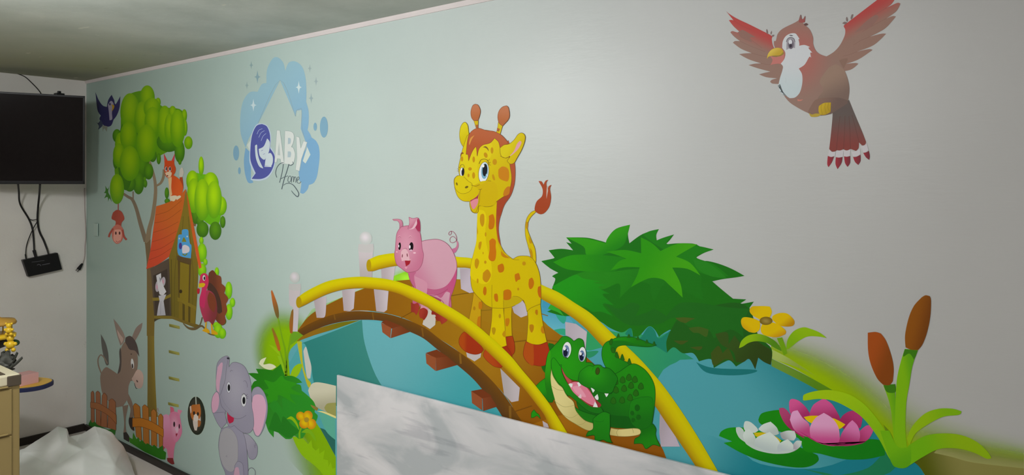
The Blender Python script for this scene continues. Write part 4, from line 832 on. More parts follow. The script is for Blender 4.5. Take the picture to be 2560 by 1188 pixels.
# ================================================================== tree with the tree house, on the far left of the mural
T(220, 200, 2.97)
one('bird_figure', 'small dark blue painted bird flying at the top of the wall corner', 'painted bird', [
    F('55,90! 80,150 110,190 140,200! 150,150 175,110! 195,150! 205,180 240,120! 235,200 215,260 190,295! 170,340 130,345 100,320! 85,290 95,265! 70,220', ('1c1c3c', '221f40', 100, 150, 200, 300)),
    F('148,185! 170,155 190,180 178,240 180,290 160,300! 155,240', '6f6a78'), F('172,180! 195,190 190,215 175,235! 180,200', '7f6418'), E(163, 180, 6, 9, '22203a'),
    F('105,335! 145,345! 140,385! 120,360 110,385!', '5f6158'), F('60,310! 75,320 95,300 110,330 100,350! 75,370! 80,340', '2a3040')], 20)
t = thing('tree', 'tall painted tree with lumpy green crown holding the tree house', 'painted tree', 480, 2700, 20)
X.k = kfield(360, 500)
B0, B1, D0, D1, GL = '6c8c08', '42700a', '44700e', '2a5210', ''
def puff(l, ca, cb): return [E(x, y, rx, ry, ('R', ca, cb, x, y - ry * .25, rx * 1.25, ry * 1.45)) for x, y, rx, ry in l]
parts('branch', t, [
    S('262,845 300,870 330,890 360,960 390,1070 430,1200', [18, 22, 26, 34], '5f5344'), S('335,828 335,892', 10, '5f5344'),
    S('450,585 475,660 498,760 500,860 480,1010 455,1110 440,1220', [14, 20, 26, 30, 40], '6a5c48'), S('565,665 560,720 540,765 505,788', [20, 20, 14], '6a5c48'),
    S('800,1040 788,1085', 22, '5c4c34')])
X.t = (220, 780, 2.97)
paint('trunk', t, [F('440,-60! 500,-60! 494,60 492,250 500,520 510,720! 520,780! 440,780! 442,400', ('5d4e20', '6a5a20', 445, 300, 500, 300))])
X.t = (340, 440, 2.97)
paint('trunk', t, [F('62,460! 75,500 108,470! 110,640 135,700 135,1188! 80,1188! 80,690 72,560', ('5a4a34', '61501f', 80, 600, 110, 1100))])
parts('branch', t, [S('440,1110 470,1112 485,1080 492,1050', 10, '4a4530'), S('350,1095 390,1130 440,1135 490,1115 540,1170 590,1185', [6, 22, 12, 8], '52452c')])
T(220, 200, 2.97)
def crown(label, dark, lightl, base=[]):
    paint('crown', t, base + puff(dark, D0, D1) + puff(lightl, B0, B1), label)
paint('sprig', t, [F('165,860! 150,830 160,785! 145,810 128,785! 130,820 118,840! 135,845 120,880! 145,870 150,905! 160,880 178,910!', '2f5a1e')])
crown(None, [(215, 415, 33, 50), (205, 600, 20, 60), (360, 500, 40, 110), (395, 640, 60, 90), (375, 765, 42, 85), (425, 770, 15, 30), (310, 770, 45, 60), (450, 680, 35, 60), (480, 560, 30, 50), (525, 585, 16, 42), (600, 460, 90, 75), (680, 530, 38, 85), (682, 610, 12, 20), (440, 300, 70, 200), (280, 560, 60, 260)],
    [(312, 240, 72, 142), (440, 130, 55, 90), (240, 480, 40, 90), (300, 420, 62, 110), (400, 290, 55, 130), (520, 165, 20, 33), (475, 210, 62, 78), (480, 310, 60, 110), (230, 560, 45, 90), (310, 620, 75, 130), (435, 470, 75, 140), (215, 810, 53, 112), (745, 466, 31, 48), (570, 330, 55, 140), (628, 240, 28, 48), (605, 360, 38, 110), (715, 265, 20, 48), (720, 355, 18, 60), (665, 360, 55, 140)],
    [F('300,110 420,80 480,130 560,200 700,230 710,400 640,500 540,560 460,600 430,740 370,800 260,800 200,700 210,560 240,450 250,200', '456f0c')])
B0, B1, GL = '84a806', '467c0c', ''
crown(None, [(800, 1000, 35, 70), (830, 1045, 28, 40), (850, 1110, 45, 60), (945, 1120, 45, 68), (1000, 1055, 20, 45)],
    [(840, 640, 20, 72), (775, 750, 46, 78), (785, 860, 50, 130), (910, 775, 60, 90), (985, 935, 45, 72), (850, 890, 60, 155), (935, 890, 58, 140)],
    [F('770,700 850,700 940,720 990,850 990,980 960,1080 880,1060 790,960 750,850', '4f8a0e')])
B0, B1, GL = '7aaa0c', '4c8a0e', ''
crown(None, [(585, 840, 16, 42), (588, 900, 20, 20)], [])
X.t = (340, 440, 2.97)
crown(None, [], [(485, 480, 16, 28), (490, 570, 35, 70), (515, 640, 16, 25), (490, 700, 32, 50), (600, 712, 16, 34)])
crown(None, [(640, 1080, 30, 30)], [(688, 850, 26, 65), (716, 940, 20, 35), (690, 1010, 26, 60), (600, 1110, 30, 25), (610, 1150, 34, 55), (640, 1170, 28, 40)])
T(340, 440, 2.97)
t = thing('tree_house', 'painted wooden tree house with orange plank roof and small blue logo over its door', 'painted house', 280, 1110, 90)
paint('left_wall', t, [F('105,690! 245,612! 268,1050! 135,1045! 115,760', ('4c4036', '3f352c', 120, 700, 230, 900)), F('128,740! 232,690! 250,1035! 145,1035!', '352c26')])
paint('front_wall', t, [F('372,100! 410,290 440,560 462,700 440,1105! 262,1048! 245,600! 305,420 345,260', ('6a5a1c', '5c5018', 350, 300, 350, 1000)),
    S('330,400 290,700 285,1050', 3, '4a3f14'), S('350,300 345,420', 3, '4a3f14'), S('388,300 410,560 425,750 415,1080', 3, '4a3f14'), S('262,620 265,1045', 6, '4a3f14')])
paint('door', t, [F('310,625! 408,652! 395,980! 318,960!', '4a3a18'), F('328,640! 395,660! 388,980! 322,950!', '6c5c16'), E(332, 858, 11, 14, '2f2410')])
paint('lintel', t, [F('305,590! 412,620! 410,657! 305,625!', '4a3a22')])
paint('roof', t, [F('150,225! 215,205 300,165 370,97! 345,260 305,420 245,600! 160,660 75,692! 105,560 130,380', ('a0501c', 'a83c24', 250, 180, 150, 650)),
    S('145,290 240,260 340,180', 3, '7f3c14'), S('137,350 230,325 335,250', 3, '7f3c14'), S('130,420 220,390 315,340', 3, '7f3a18'), S('118,490 210,460 300,410', 3, '83351c'), S('108,560 190,535 285,475', 3, '83301c'), S('95,625 180,590 265,535', 3, '83301c'),
    ])
paint('roof_edge', t, [F('370,97! 400,220 440,430 487,680! 468,690! 430,500 395,290', ('9a4c1c', 'b04a20', 390, 200, 470, 650))])
paint('window_rail', t, [F('120,905! 200,900 258,875! 260,898! 200,922 125,928!', '6f5f20')])
paint('floor_beam', t, [F('132,1038! 265,1040! 440,1098! 470,1108! 440,1128! 270,1062! 135,1060!', ('6a5a20', '5c4c1c', 150, 1050, 440, 1110)), F('135,1085! 160,1068 190,1060! 135,1060!', '3c3424')])
paint('balcony', t, [F('308,900! 446,970! 445,1000! 308,930!', '6c5c1a'), F('318,930! 345,940! 345,1070! 318,1060!', '675618'), F('362,955! 388,965! 388,1085! 362,1075!', '675618'), F('405,975! 440,990! 438,1100! 402,1090!', '675618'), F('345,945! 362,955! 362,1075! 345,1070!', '463a14'), F('388,965! 405,975! 402,1090! 388,1085!', '463a14')])
paint('small_logo', t, [F('310,480! 315,440 340,435! 345,400 385,400 390,440! 400,500 412,520 408,600 405,612! 315,585', '3f7fae'), F('340,490! 355,455 375,490!', '6a6a20'), E(330, 520, 12, 25, '3a2f70'), F('345,520! 365,512 395,530 392,565 350,575 342,550', 'b8a8b8'), S('345,580 365,590 380,575', 8, '5f6a20'), E(322, 465, 5, 6, 'a8c8d8'), E(380, 450, 5, 6, 'a8c8d8')], 'small blue cloud logo above the door')
t = thing('rabbit_figure', 'pale grey painted rabbit with pink ears at the tree house window', 'painted rabbit', 190, 1040, 116)
paint('ear', t, [E(160, 820, 17, 42, ('R', 'a87a8c', '8f8a90', 158, 825, 15, 30), 5)]); paint('ear', t, [E(203, 785, 16, 35, ('R', 'a87a8c', '8f8a90', 203, 785, 14, 28), 5)])
paint('head', t, [F('150,740! 185,722! 188,770! 205,820! 225,860! 200,890! 175,880! 165,840! 155,775!', 'a8a6aa'), F('175,750! 185,765! 178,795!', '5c5a66')])
paint('body', t, [F('168,890! 225,880! 205,930! 220,1035! 155,1038! 165,970 175,930!', ('9c9aa0', '8e8c94', 180, 900, 200, 1020)), S('185,930 182,1030', 3, '74727c')])
t = thing('turkey_figure', 'painted turkey with red neck and fanned brown tail beside the tree house', 'painted turkey', 545, 1175, 116)
paint('tail', t, [F('540,720! 570,700 600,735! 630,750 635,800! 665,830 655,870! 685,910 668,950! 678,1000 660,1040! 665,1090 640,1110! 600,1080 560,1000 530,850', ('6f3a24', '5a2f20', 640, 850, 580, 850)), F('530,790! 560,800 600,850 630,930 640,1010! 610,1020 570,940 540,860', '3f2a22')])
paint('leg', t, [F('515,1085! 525,1085! 522,1130! 545,1150 540,1168 490,1150! 512,1130!', 'b88a10')]); paint('leg', t, [F('555,1090! 565,1090! 570,1140! 605,1165 600,1180 560,1175!', 'b88a10')])
paint('body', t, [F('500,860! 540,850 580,880 600,950 600,1030 570,1110! 540,1080 510,1090! 480,1000 472,930', ('98304a', '6c2c30', 500, 930, 590, 1000)), F('545,860! 580,890 595,950 580,1015! 545,980 530,910', '6a3420')])
paint('head', t, [F('475,770! 480,735 510,722 535,745 538,800 520,860 515,930 505,985! 475,960 472,910 485,860 490,820! 470,800', ('b02a4c', 'a82852', 500, 740, 500, 950)), EO(505, 758, 12, 22, 'cfc4cc', 2, '7a2030'), E(508, 760, 6, 13, '1c1218')])
paint('beak', t, [F('465,800! 500,795 515,805! 500,825 465,828!', 'c89a10')]); paint('wattle', t, [F('460,835! 472,840 470,870 458,878! 452,850', 'a01c2c')])
T(220, 200, 2.97)
t = thing('cat_figure', 'orange painted cat with pink ears sitting on the tree house roof ridge', 'painted cat', 640, 900, 118)
paint('tail', t, [F('680,725! 700,715! 708,800 690,850! 680,800', '8f3818'), F('678,720! 682,670 700,650 712,690! 700,720', 'a09a90')])
paint('body', t, [F('590,690! 640,710! 680,740 705,800 690,850 640,870 610,860!', ('a8421a', 'b04a1c', 620, 750, 680, 830)), F('595,720! 620,720 618,800 625,850! 608,860 600,780', 'b5946c')])
paint('paw', t, [F('605,865! 640,858 660,865 640,900 612,895!', 'b5a890')]); paint('paw', t, [F('645,870! 680,858 690,870 660,892!', 'b5a890')])
paint('head', t, [F('562,545! 590,600! 620,600! 645,545! 640,620 652,660 640,700 600,728 575,710 565,660 568,620', ('a83a18', '9c3c1a', 600, 560, 620, 700)), F('572,690! 600,680 622,690 612,720 590,722', 'b89a80'), F('562,545! 575,590 572,600!', 'a8305a'), F('645,545! 640,590 630,600!', 'a8305a'), E(580, 662, 8, 18, 'b8b0b0'), E(608, 662, 9, 18, 'b8b0b0'), E(581, 660, 5, 14, '2a1010'), E(609, 660, 6, 14, '2a1010'), E(590, 712, 6, 5, '5a2018')])
t = thing('monkey_figure', 'small reddish painted monkey hanging upside down by its tail from the tree', 'painted monkey', 225, 1230, 90)
paint('tail', t, [S('224,920 224,975', 6, '7a2c22')])
paint('body', t, [F('185,985! 215,965 250,980 270,1030 250,1060 245,1095! 200,1085! 205,1050 175,1030', ('743024', '7a3428', 200, 1000, 240, 1060))])
X.t = (0, 440, 2.97)
paint('head', t, [F('838,380! 870,360 905,380 920,420 905,480 870,505 840,480 830,430', '8f5044'), F('850,400! 895,400 905,440 890,490 865,497 842,470', 'a07064'), E(860, 425, 6, 12, '3a1a18'), E(888, 425, 6, 12, '3a1a18'), S('860,482 875,492 892,480', 3, '6a2018')])
parts('arm', t, [S('840,390 815,430 808,455', 14, '7a342a'), S('910,400 920,450 940,475', 14, '7a342a')])
# ================================================================== donkey, fences, piglet, peephole
T(220, 780, 2.97)
t = thing('donkey_figure', 'grey-brown painted donkey standing behind the wooden fence near the corner', 'painted donkey', 280, 965, 40, gain=.74)
paint('tail', t, [F('95,165! 130,230 150,310 155,390! 140,398 125,370 105,280 98,220', '3a3936'), S('145,385 120,340 95,320 75,350 78,400 100,460', 10, '53483f')])
paint('leg', t, [F('300,610! 330,680 340,760 335,790! 345,880 320,870 303,830 305,790! 315,720 290,660', ('53453c', '4c4038', 300, 650, 330, 780)), F('305,785! 335,785! 345,885! 318,865 302,820', '1f1a18')])
paint('leg', t, [F('255,700! 300,690! 280,800 285,900! 262,900! 268,820', '51453c'), F('262,898! 285,892! 308,930 305,968! 265,945!', '1f1c1a')])
paint('ear', t, [F('188,50! 225,95 260,150 275,190! 262,230 240,250! 215,170', ('564b45', '5c4f48', 200, 100, 250, 200)), F('215,130! 240,170 262,200 250,235! 225,180', '75655e')])
paint('ear', t, [F('405,80! 395,130 370,180 350,215! 325,190! 350,130 375,100', '564a44')])
paint('body', t, [F('245,270! 270,225 320,210 350,250 365,300 370,380 362,440 345,500 315,515! 300,560 300,640! 260,700! 200,712! 130,640 105,600 92,520 95,460 130,412 165,425 220,462! 240,420 238,330', ('54463d', '564840', 200, 400, 250, 650))])
paint('mane', t, [F('280,190! 310,178 340,200 365,250 382,335! 350,290 310,280 290,250 275,220', '322a28'), F('240,262! 232,300 235,380 218,462! 240,440 248,380 246,300', '322c2a')])
paint('muzzle', t, [F('335,480! 365,430 395,440 412,480 405,550 380,570 355,555 345,525! 325,500', ('7d6a62', '75635c', 380, 450, 370, 550)), E(365, 515, 5, 10, '3a2a26', -30), S('345,530 355,565 366,570', 4, '2a1c1a')])
paint('eye', t, [E(330, 385, 11, 38, 'a09ea0', -6), E(330, 402, 6, 18, '26201e', -6), E(321, 314, 5, 5, '2e2622')])
def fence(lab, pk, rail, lay, cl):
    t = thing('picket_fence', lab, 'painted fence', parse(pk[0])[0][0], 900, lay, 'picket fences')
    for p in pk: paint('picket', t, [O(p, cl[0], 3, cl[2])])
    paint('rail', t, [O(rail, cl[1], 3, cl[2])])
fence('dull brown painted picket fence panel in front of the donkey by the corner', ['22,600! 35,588 45,605! 48,830! 22,820!', '58,600! 72,588 90,605! 95,850! 60,835!', '105,620! 122,602 142,625! 142,860! 95,850!', '155,660! 178,645 205,670! 208,880! 145,860!'],
    '18,670! 80,680 150,720 210,765! 212,835! 150,770 80,730 18,712!', 76, ('66402a', '6a4226', '452818'))
fence('brighter orange-brown painted picket fence panel beside the piglet', ['335,700! 352,680 385,705! 400,960! 358,925!', '403,705! 422,690 450,715! 455,990! 412,975!', '468,740! 488,722 508,745! 512,1000! 470,990!', '522,775! 540,758 558,780! 555,1005! 528,1005!'],
    '330,790! 400,790 480,820 560,870! 560,930! 480,885 400,855 330,855!', 76, ('80501f', '8a5418', '4f2c12'))
t = thing('grass_tuft', 'painted green grass blades under the orange-brown fence along the skirting', 'painted grass', 450, 1000, 92)
paint('blade', t, [F('305,930! 330,945! 335,895! 360,945! 375,930! 385,965! 400,950! 430,985! 440,975! 480,1000! 490,985! 520,1015! 555,990! 560,1030! 580,1045! 575,1098! 540,1095! 420,1040! 310,970!', ('2a5f14', '1f5510', 350, 920, 400, 1040))])
one('grass_tuft', 'painted dark grass patch under the dull fence in the corner', 'painted grass', [F('5,830! 20,800! 30,825! 50,815! 70,840! 150,875! 175,870! 205,880! 200,915! 120,880! 5,850!', '1f4a18')], 92)
t = thing('piglet_figure', 'small pink painted piglet beside the orange-brown fence', 'painted pig', 610, 1125, 60)
paint('leg', t, [F('540,900! 575,930! 570,1010! 548,1050!', '7a3a40')])
paint('body', t, [F('555,770! 600,770 680,900 655,960! 640,1020 632,1130! 600,1110! 585,1020! 550,990! 520,900 530,800', ('a8708a', 'a05a70', 580, 800, 620, 1000)), F('585,1085! 630,1085! 642,1130! 620,1132 590,1110!', '5f2020')])
paint('ear', t, [F('610,702! 635,715 640,750! 612,760!', 'a04a60')]); paint('ear', t, [F('665,750! 668,725 700,735! 685,760! 680,790!', 'a8687e')])
paint('head', t, [F('608,800! 605,760 640,740 675,760 692,830 697,900 670,955 645,965 615,900', ('R', 'b5788c', 'a4607a', 645, 850, 45, 110)), F('645,870! 665,850 672,880! 660,900', 'b88a98'), F('650,905! 665,905 655,930!', '7a1c2c')])
parts('eye', t, [E(640, 835, 7, 20, '2a141c'), E(678, 850, 5, 18, '2a141c')])
paint('tail', t, [S('528,760 512,740 518,715 525,740', 3, '7a5a60')])
t = thing('peephole_sign', 'dark oval painted hole with an orange kitten hanging inside, left of the elephant', 'painted oval', 808, 918, 40)
paint('rim', t, [E(806, 772, 69, 147, '8d9a90', -3), E(806, 772, 66, 143, '20241c', -3), E(800, 772, 52, 125, '2e2c24', -3)])
t = thing('kitten_figure', 'orange and white painted kitten inside the dark oval hole', 'painted cat', 800, 870, 50)
paint('string', t, [S('800,630 803,690', 8, '8f948a')])
paint('body', t, [F('775,740! 830,760 835,830 815,850 808,882! 792,880! 780,830', 'a89c94'), F('815,800! 838,815 830,850 815,855!', '8a5228')])
paint('head', t, [F('755,710! 775,690! 830,685! 838,740 830,790 800,810 775,800 760,760', ('8d5222', '98592a', 770, 700, 820, 780)), F('790,760! 812,762 820,800 800,815 782,800', 'b0a49c'), E(787, 752, 8, 14, '261c16'), E(816, 758, 8, 14, '261c16'), F('755,705! 765,700 768,740 762,755!', 'a89890')])
for i, (x, y) in enumerate(((640, 108), (637, 303), (637, 498), (632, 690))):
    o = one('ladder_rung', ('uppermost', 'second from top', 'third from top', 'lowest')[i] + ' painted wooden rung below the tree house', 'painted rung', [F(f'{x-38},{y-14}! {x-30},{y-18} {x+40},{y-2}! {x+42},{y+14}! {x+34},{y+18} {x-36},{y+2}!', ('7d7a3c', '5f5c2a', x, y - 12, x - 2, y + 12))], 60, 'ladder rungs')
# ================================================================== elephant
T(500, 870, 3.735)
OE = '57525f'
t = thing('elephant_figure', 'lilac grey painted baby elephant with raised trunk and pink ears', 'painted elephant', 320, 1188, 60)
paint('tail', t, [S('440,1180 460,1130 490,1122 515,1150 515,1188', 5, OE)])
paint('ear', t, [O('150,408! 120,450 105,530 115,600 130,608! 180,700 240,600 210,420', '807c8c', 3, OE), F('150,412! 120,455 108,530 118,600 135,606! 165,570 178,500 172,430', 'b58aa0')])
paint('leg', t, [O('120,610! 160,700 200,755! 250,700! 230,600!', '827d8e', 3, OE), ])
paint('arm', t, [O('400,800! 450,810 500,860 535,920 532,1000 500,1042 460,1030 440,960', ('8a8694', '7e7a8a', 430, 850, 510, 1000), 3, OE), S('515,890 522,920', 3, OE), S('505,905 515,935', 3, OE)])
paint('body', t, [O('200,755! 230,745 330,700! 400,790 430,900 445,1060 448,1188 425,1390! 255,1390! 240,1188 200,1080 175,950 178,850', ('827e8f', '7a7688', 350, 850, 400, 1100), 3, OE), O('190,800! 230,750 290,760 340,830 355,920 350,1060 310,1150 260,1150 210,1090 180,980 178,880', '8d8a90', 3, '726e7a'), E(248, 1012, 8, 10, '837f88')])
paint('leg', t, [O('325,1100! 350,1062 390,1075 405,1130 415,1330! 300,1330!', '827e8f', 3, OE), F('315,1188! 325,1130 345,1115 365,1140 378,1310! 312,1310!', 'a88598')])
paint('ear', t, [O('480,430! 500,380 550,365 600,420 630,520 625,640 590,760 550,825 515,815 495,760! 500,640', '827e8e', 3, OE), F('485,520! 500,450 550,435 595,460 618,550 605,660 575,770 545,820 520,812! 495,740 500,640 482,580', 'b98fa4')])
paint('head', t, [
    O('150,400! 150,250 160,150 200,95 250,75 275,95! 270,180! 300,140 350,138 410,170 450,240 475,330 480,420 485,560! 500,640 500,740 460,795 400,790 350,755 320,725! 280,740 255,700 250,600! 200,540 180,440', ('R', '8f8b98', '7f7b8b', 330, 380, 180, 360), 3, OE),
    F('165,180! 195,140 212,150 200,250 185,330 180,420! 155,390 150,300', 'b08a9e'),
    S('262,110 245,200 235,300 190,440', 3, OE), S('255,600 290,640 340,662 390,655 430,630', 3, OE), S('190,430 230,520 300,600', 2, '6f6b78'),
    E(262, 98, 12, 9, '22222a', 20), S('282,225 290,210 305,215', 3, OE), S('405,312 425,310 440,340 442,370', 3, OE)])
paint('mouth', t, [F('255,598! 270,625 318,655! 310,690 275,708! 258,670', 'a01c3c')])
nested('eye', t, [EO(268, 370, 20, 52, 'b2b2ba', 3, OE), E(270, 372, 12, 32, '121216')], 'pupil')
nested('eye', t, [EO(408, 488, 25, 62, 'b8b8c0', 3, OE), E(410, 492, 14, 34, '121216')], 'pupil')
parts('eyelash', t, [S('395,445 410,430 435,450', 4, '33303a'), S('425,450 445,435', 3, '33303a'), S('430,462 450,455', 3, '33303a'), S('430,472 448,472', 3, '33303a')])
# ================================================================== solid things in the left corner
def onleft(px, py, off=0.0):
    d = ray(px, py); return CAM + d * ((WX + off) / d.x)
def slab(P, n, th, bm=None, bev=0):
    """prism: polygon P pushed by th along n"""
    bm = bm or bmesh.new(); n = Vector(n).normalized() * th
    a = [bm.verts.new(p) for p in P]; b = [bm.verts.new(Vector(p) + n) for p in P]
    fs = [bm.faces.new(a), bm.faces.new(b[::-1])]
    for i in range(len(P)): fs.append(bm.faces.new((a[i], b[i], b[(i + 1) % len(P)], a[(i + 1) % len(P)])))
    bmesh.ops.recalc_face_normals(bm, faces=bm.faces)
    if bev: bmesh.ops.bevel(bm, geom=list(bm.edges), offset=bev, segments=2, affect='EDGES', profile=.5)
    return bm
BLK = sm('black_plastic', '100e11', .4, .3)
GLS = sm('dark_screen', '120d0e', .10, .3)
RUB = sm('black_rubber_cable', '1c1a1c', .5, .3)
GRY = sm('dark_grey_plastic', '3a3735', .5, .35)
# ---- television
pr = at(212, 243, 4.75); zb = CAMZ + (462 - 460.5) / 1850 * 4.75; zt = pr.z
L = Vector((-.342, -.94, 0)).normalized(); Nf = Vector((.94, -.342, 0)); WT = .98
tv = empty('television', 'black flat television on the left wall, turned slightly into the room', 'television', (pr.x + L.x * WT / 2, pr.y + L.y * WT / 2, zb))
def tvp(s, z, o): return Vector((pr.x, pr.y, 0)) + L * s + Nf * (o + (z - zb) * .12) + Vector((0, 0, z))
def tvbox(s0, s1, z0, z1, o0, o1, bev=0, bm=None):
    return slab([tvp(s0, z0, o0), tvp(s1, z0, o0), tvp(s1, z1, o0), tvp(s0, z1, o0)], Nf, o1 - o0, bm, bev)
build('back_cover', tvbox(.03, WT - .03, zb + .03, zt - .03, -.07, -.034, .008), BLK, tv)
build('casing', tvbox(0, WT, zb, zt, -.034, -.003, .003), BLK, tv)
bm = tvbox(0, WT, zt - .013, zt, -.003, 0, .001); tvbox(0, WT, zb, zb + .02, -.003, 0, .001, bm); tvbox(0, .012, zb, zt, -.003, 0, .001, bm); tvbox(WT - .012, WT, zb, zt, -.003, 0, .001, bm)
build('bezel', bm, BLK, tv)
build('screen', tvbox(.012, WT - .012, zb + .02, zt - .013, -.0035, -.0012), GLS, tv)
mid = tvp(WT * .6, (zb + zt) / 2, -.07)
bm = bx(WX + .002, WX + .02, mid.y - .1, mid.y + .1, mid.z - .12, mid.z + .12, .003)
tube([(WX + .02, mid.y, mid.z), mid + Vector((0, 0, 0))], .018, bm)
build('wall_bracket', bm, GRY, tv)
p = tvp(.14, zt, -.03)
bm = bx(p.x - .02, p.x + .02, p.y - .025, p.y + .025, p.z - .004, p.z + .012, .003); bxm(bm, Matrix.Translation(p + Vector((0, 0, .018))), .014, .02, .016, .003)
build('webcam_clip', bm, BLK, tv)
# ---- set-top box hanging askew
V = lambda x, y, o: onleft(x / 2.97, 440 + y / 2.97, o)
st = empty('media_box', 'black box hanging tilted on the left wall by its cables under the television', 'media box', V(315, 750, .01))
F4 = [V(170, 625, .045), V(430, 570, .045), V(463, 695, .045), V(213, 750, .045)]
build('casing', slab(F4, (-1, 0, 0), .040, None, .004), BLK, st)
LBL = sm('pale_grey_print', '6a6a70', .5, .3)
def mark(pts, w, par, nm):
    bm = bmesh.new()
    A, B = pts; d = Vector((0, 0, w / 2))
    build(nm, slab([A - d, B - d, B + d, A + d], (1, 0, 0), .0006, bm), LBL, par)
mark((V(312, 661, .046), V(370, 650, .046)), .004, st, 'printed_mark'); mark((V(236, 641, .046), V(330, 628, .046)), .0022, st, 'printed_line')
bm = tube([V(275, 664, .0455), V(285, 657, .0462), V(298, 660, .0462), V(304, 668, .0455)], .0018); build('printed_emblem', bm, LBL, st)
bottom = lambda s: tvp(s, zb + .004, -.02)
cb = lambda nm, lab, pts, r: tag(build(nm, tube(pts, r), RUB, smooth=True), lab, 'cable', 'black cables under the television')
def W3(l): return [V(x, y, o) for x, y, o in l]
cb('cable', 'thick black cable, left one of two leaving the television bottom', W3([(133, 50, .27), (140, 120, .16), (150, 210, .06), (215, 322, .02), (242, 400, .02), (250, 480, .02), (254, 560, .03)]), .0055)
cb('cable', 'thick black cable, right one of two leaving the television bottom', W3([(298, 52, .30), (292, 140, .15), (282, 240, .05), (279, 330, .03), (292, 410, .02), (325, 480, .02), (350, 545, .03)]), .0062)
cb('cable', 'thin black cable crossing over to the left end of the tilted black box', W3([(279, 335, .048), (246, 392, .046), (212, 470, .03), (195, 530, .02), (190, 590, .03)]), .003)
cb('cable_tie', 'thin dark tie linking the two thick cables below the television', W3([(213, 318, .03), (240, 327, .035), (279, 322, .04)]), .0025)
def plug(x0, y0, x1, y1, r, lab, m):
    tag(build('cable_plug', tube([V(x0, y0, .03), V((x0 + x1) / 2, (y0 + y1) / 2, .03), V(x1, y1, .03)], [r, r * .8]), m, smooth=True), lab, 'plug', 'plugs in the tilted box')
plug(252, 552, 266, 603, .010, 'fat black plug in the middle of the tilted box top edge', RUB)
plug(189, 582, 193, 616, .005, 'small black plug at the left end of the tilted box', RUB)
plug(349, 540, 360, 582, .006, 'grey-sleeved plug at the right end of the tilted box', GRY)
# ---- loose power plug on its pale lead
pp = empty('power_plug', 'black two-pin power plug dangling beside the wall corner', 'plug', V(590, 710, .01))
bm = tube([V(612, 652, .015), V(600, 668, .018), V(582, 695, .018)], [.006, .014]); build('plug_body', bm, BLK, pp, smooth=True)
for a, b in (((578, 690), (562, 702)), ((588, 698), (574, 712))): build('prong', tube([V(*a, .018), V(*b, .018)], .0025, n=2), GRY, pp)
build('lead', tube(W3([(612, 655, .014), (628, 600, .008), (632, 520, .006), (638, 430, .006), (630, 250, .006), (628, 90, .006)]), .0025), sm('dull_pink_flex', (.42, .34, .32), .6), pp, smooth=True)
tag(build('antenna_wire', tube([onleft(40, 183, .01), onleft(62, 192, .012), onleft(80, 208, .012), onleft(96, 225, .015), onleft(106, 240, .03)], .0028), RUB, smooth=True), 'thin dark wire running along the wall down behind the television top', 'wire')
# ---- blank plate on the mural wall
q0, q1 = onwall(238, 590), onwall(247, 559)
tag(build('blank_plate', bx(q0.x, q1.x, WY - .010, WY - .0045, q0.z, q1.z, .002), sm('mint_white_plastic', (.46, .58, .52), .5)), 'narrow pale plate on the mural wall left of the hanging monkey', 'wall plate')
# ---- beige drawer cabinet
TAN = sm('tan_laminate', (.28, .20, .078), .5, .3, .08, 3); CREAM = sm('cream_plastic', (.60, .53, .38), .45, .35, .04, 5); BRN = sm('brown_plastic_corner', '4d4236', .5, .4)
cx1, cyb = -3.316, 1.046; ct = CAMZ - (933 - 462) / 1850 * 2.9
cab = empty('drawer_cabinet', 'tan drawer cabinet with cream top and brown corner cut off by the left frame edge', 'cabinet', (cx1 - .26, cyb - .25, 0))
build('body', bx(cx1 - .5, cx1 - .006, cyb - .48, cyb, .03, ct - .042, .004), TAN, cab)
build('plinth', bx(cx1 - .48, cx1 - .03, cyb - .46, cyb - .02, 0, .03), BRN, cab)
build('top', bx(cx1 - .51, cx1, cyb - .49, cyb, ct - .042, ct, .006), CREAM, cab)
build('corner_cap', bx(cx1 - .07, cx1 + .003, cyb - .046, cyb + .003, ct - .045, ct - .004, .004), BRN, cab)
build('recess', bx(cx1 - .30, cx1 - .02, cyb - .16, cyb - .045, ct - .002, ct + .003, .001), BRN, cab)
zs = [CAMZ - (972 - 462) / 1850 * 2.866, CAMZ - (1090 - 462) / 1850 * 2.866]; g = zs[0] - zs[1]
top = ct - .046; k = 0
for z in (zs[0], zs[1], zs[1] - g, zs[1] - 2 * g, .05):
    d = build('drawer', bx(cx1 - .012, cx1, cyb - .46, cyb - .028, z + .003, top, .003), TAN, cab)
    bm = bx(cx1 - .004, cx1 + .006, cyb - .40, cyb - .042, z + .004, z + .010, .002)
    h = build('handle', bm, TAN, d); top = z - .003
# ---- rounded table with navy rim
YEL = sm('ochre_yellow_top', (.93, .55, .08), .45, .3, .06, 6); NAV = sm('navy_rim', (.03, .035, .11), .4)
tc = at(8, 957, 4.15); tz = CAMZ - (957 - 462) / 1850 * 4.15
RT, VW = RIGHT, VIEW
def oval(a, b, z, n=48):
    o = []
    for i in range(n):
        c, s = math.cos(2 * math.pi * i / n), math.sin(2 * math.pi * i / n)
        u = a * abs(c) ** (2 / 2.6) * (1 if c > 0 else -1); v = b * abs(s) ** (2 / 2.6) * (1 if s > 0 else -1)
        o.append(Vector((tc.x, tc.y, z)) + RT * u + VW * v)
    return o
tb = empty('kids_table', 'small round-ended table with ochre top and navy rim behind the drawer cabinet', 'table', (tc.x, tc.y, 0))
build('table_top', slab(oval(.252, .125, tz - .004), (0, 0, 1), .004), YEL, tb)
build('rim', slab(oval(.26, .132, tz - .026), (0, 0, 1), .024, None, .003), NAV, tb)
for u in (-.2, .02):
    for v in (-.07, .07):
        b = Vector((tc.x, tc.y, 0)) + RT * u + VW * v
        build('leg', tube([b, b + Vector((0, 0, tz - .026))], .014, n=2), NAV, tb)
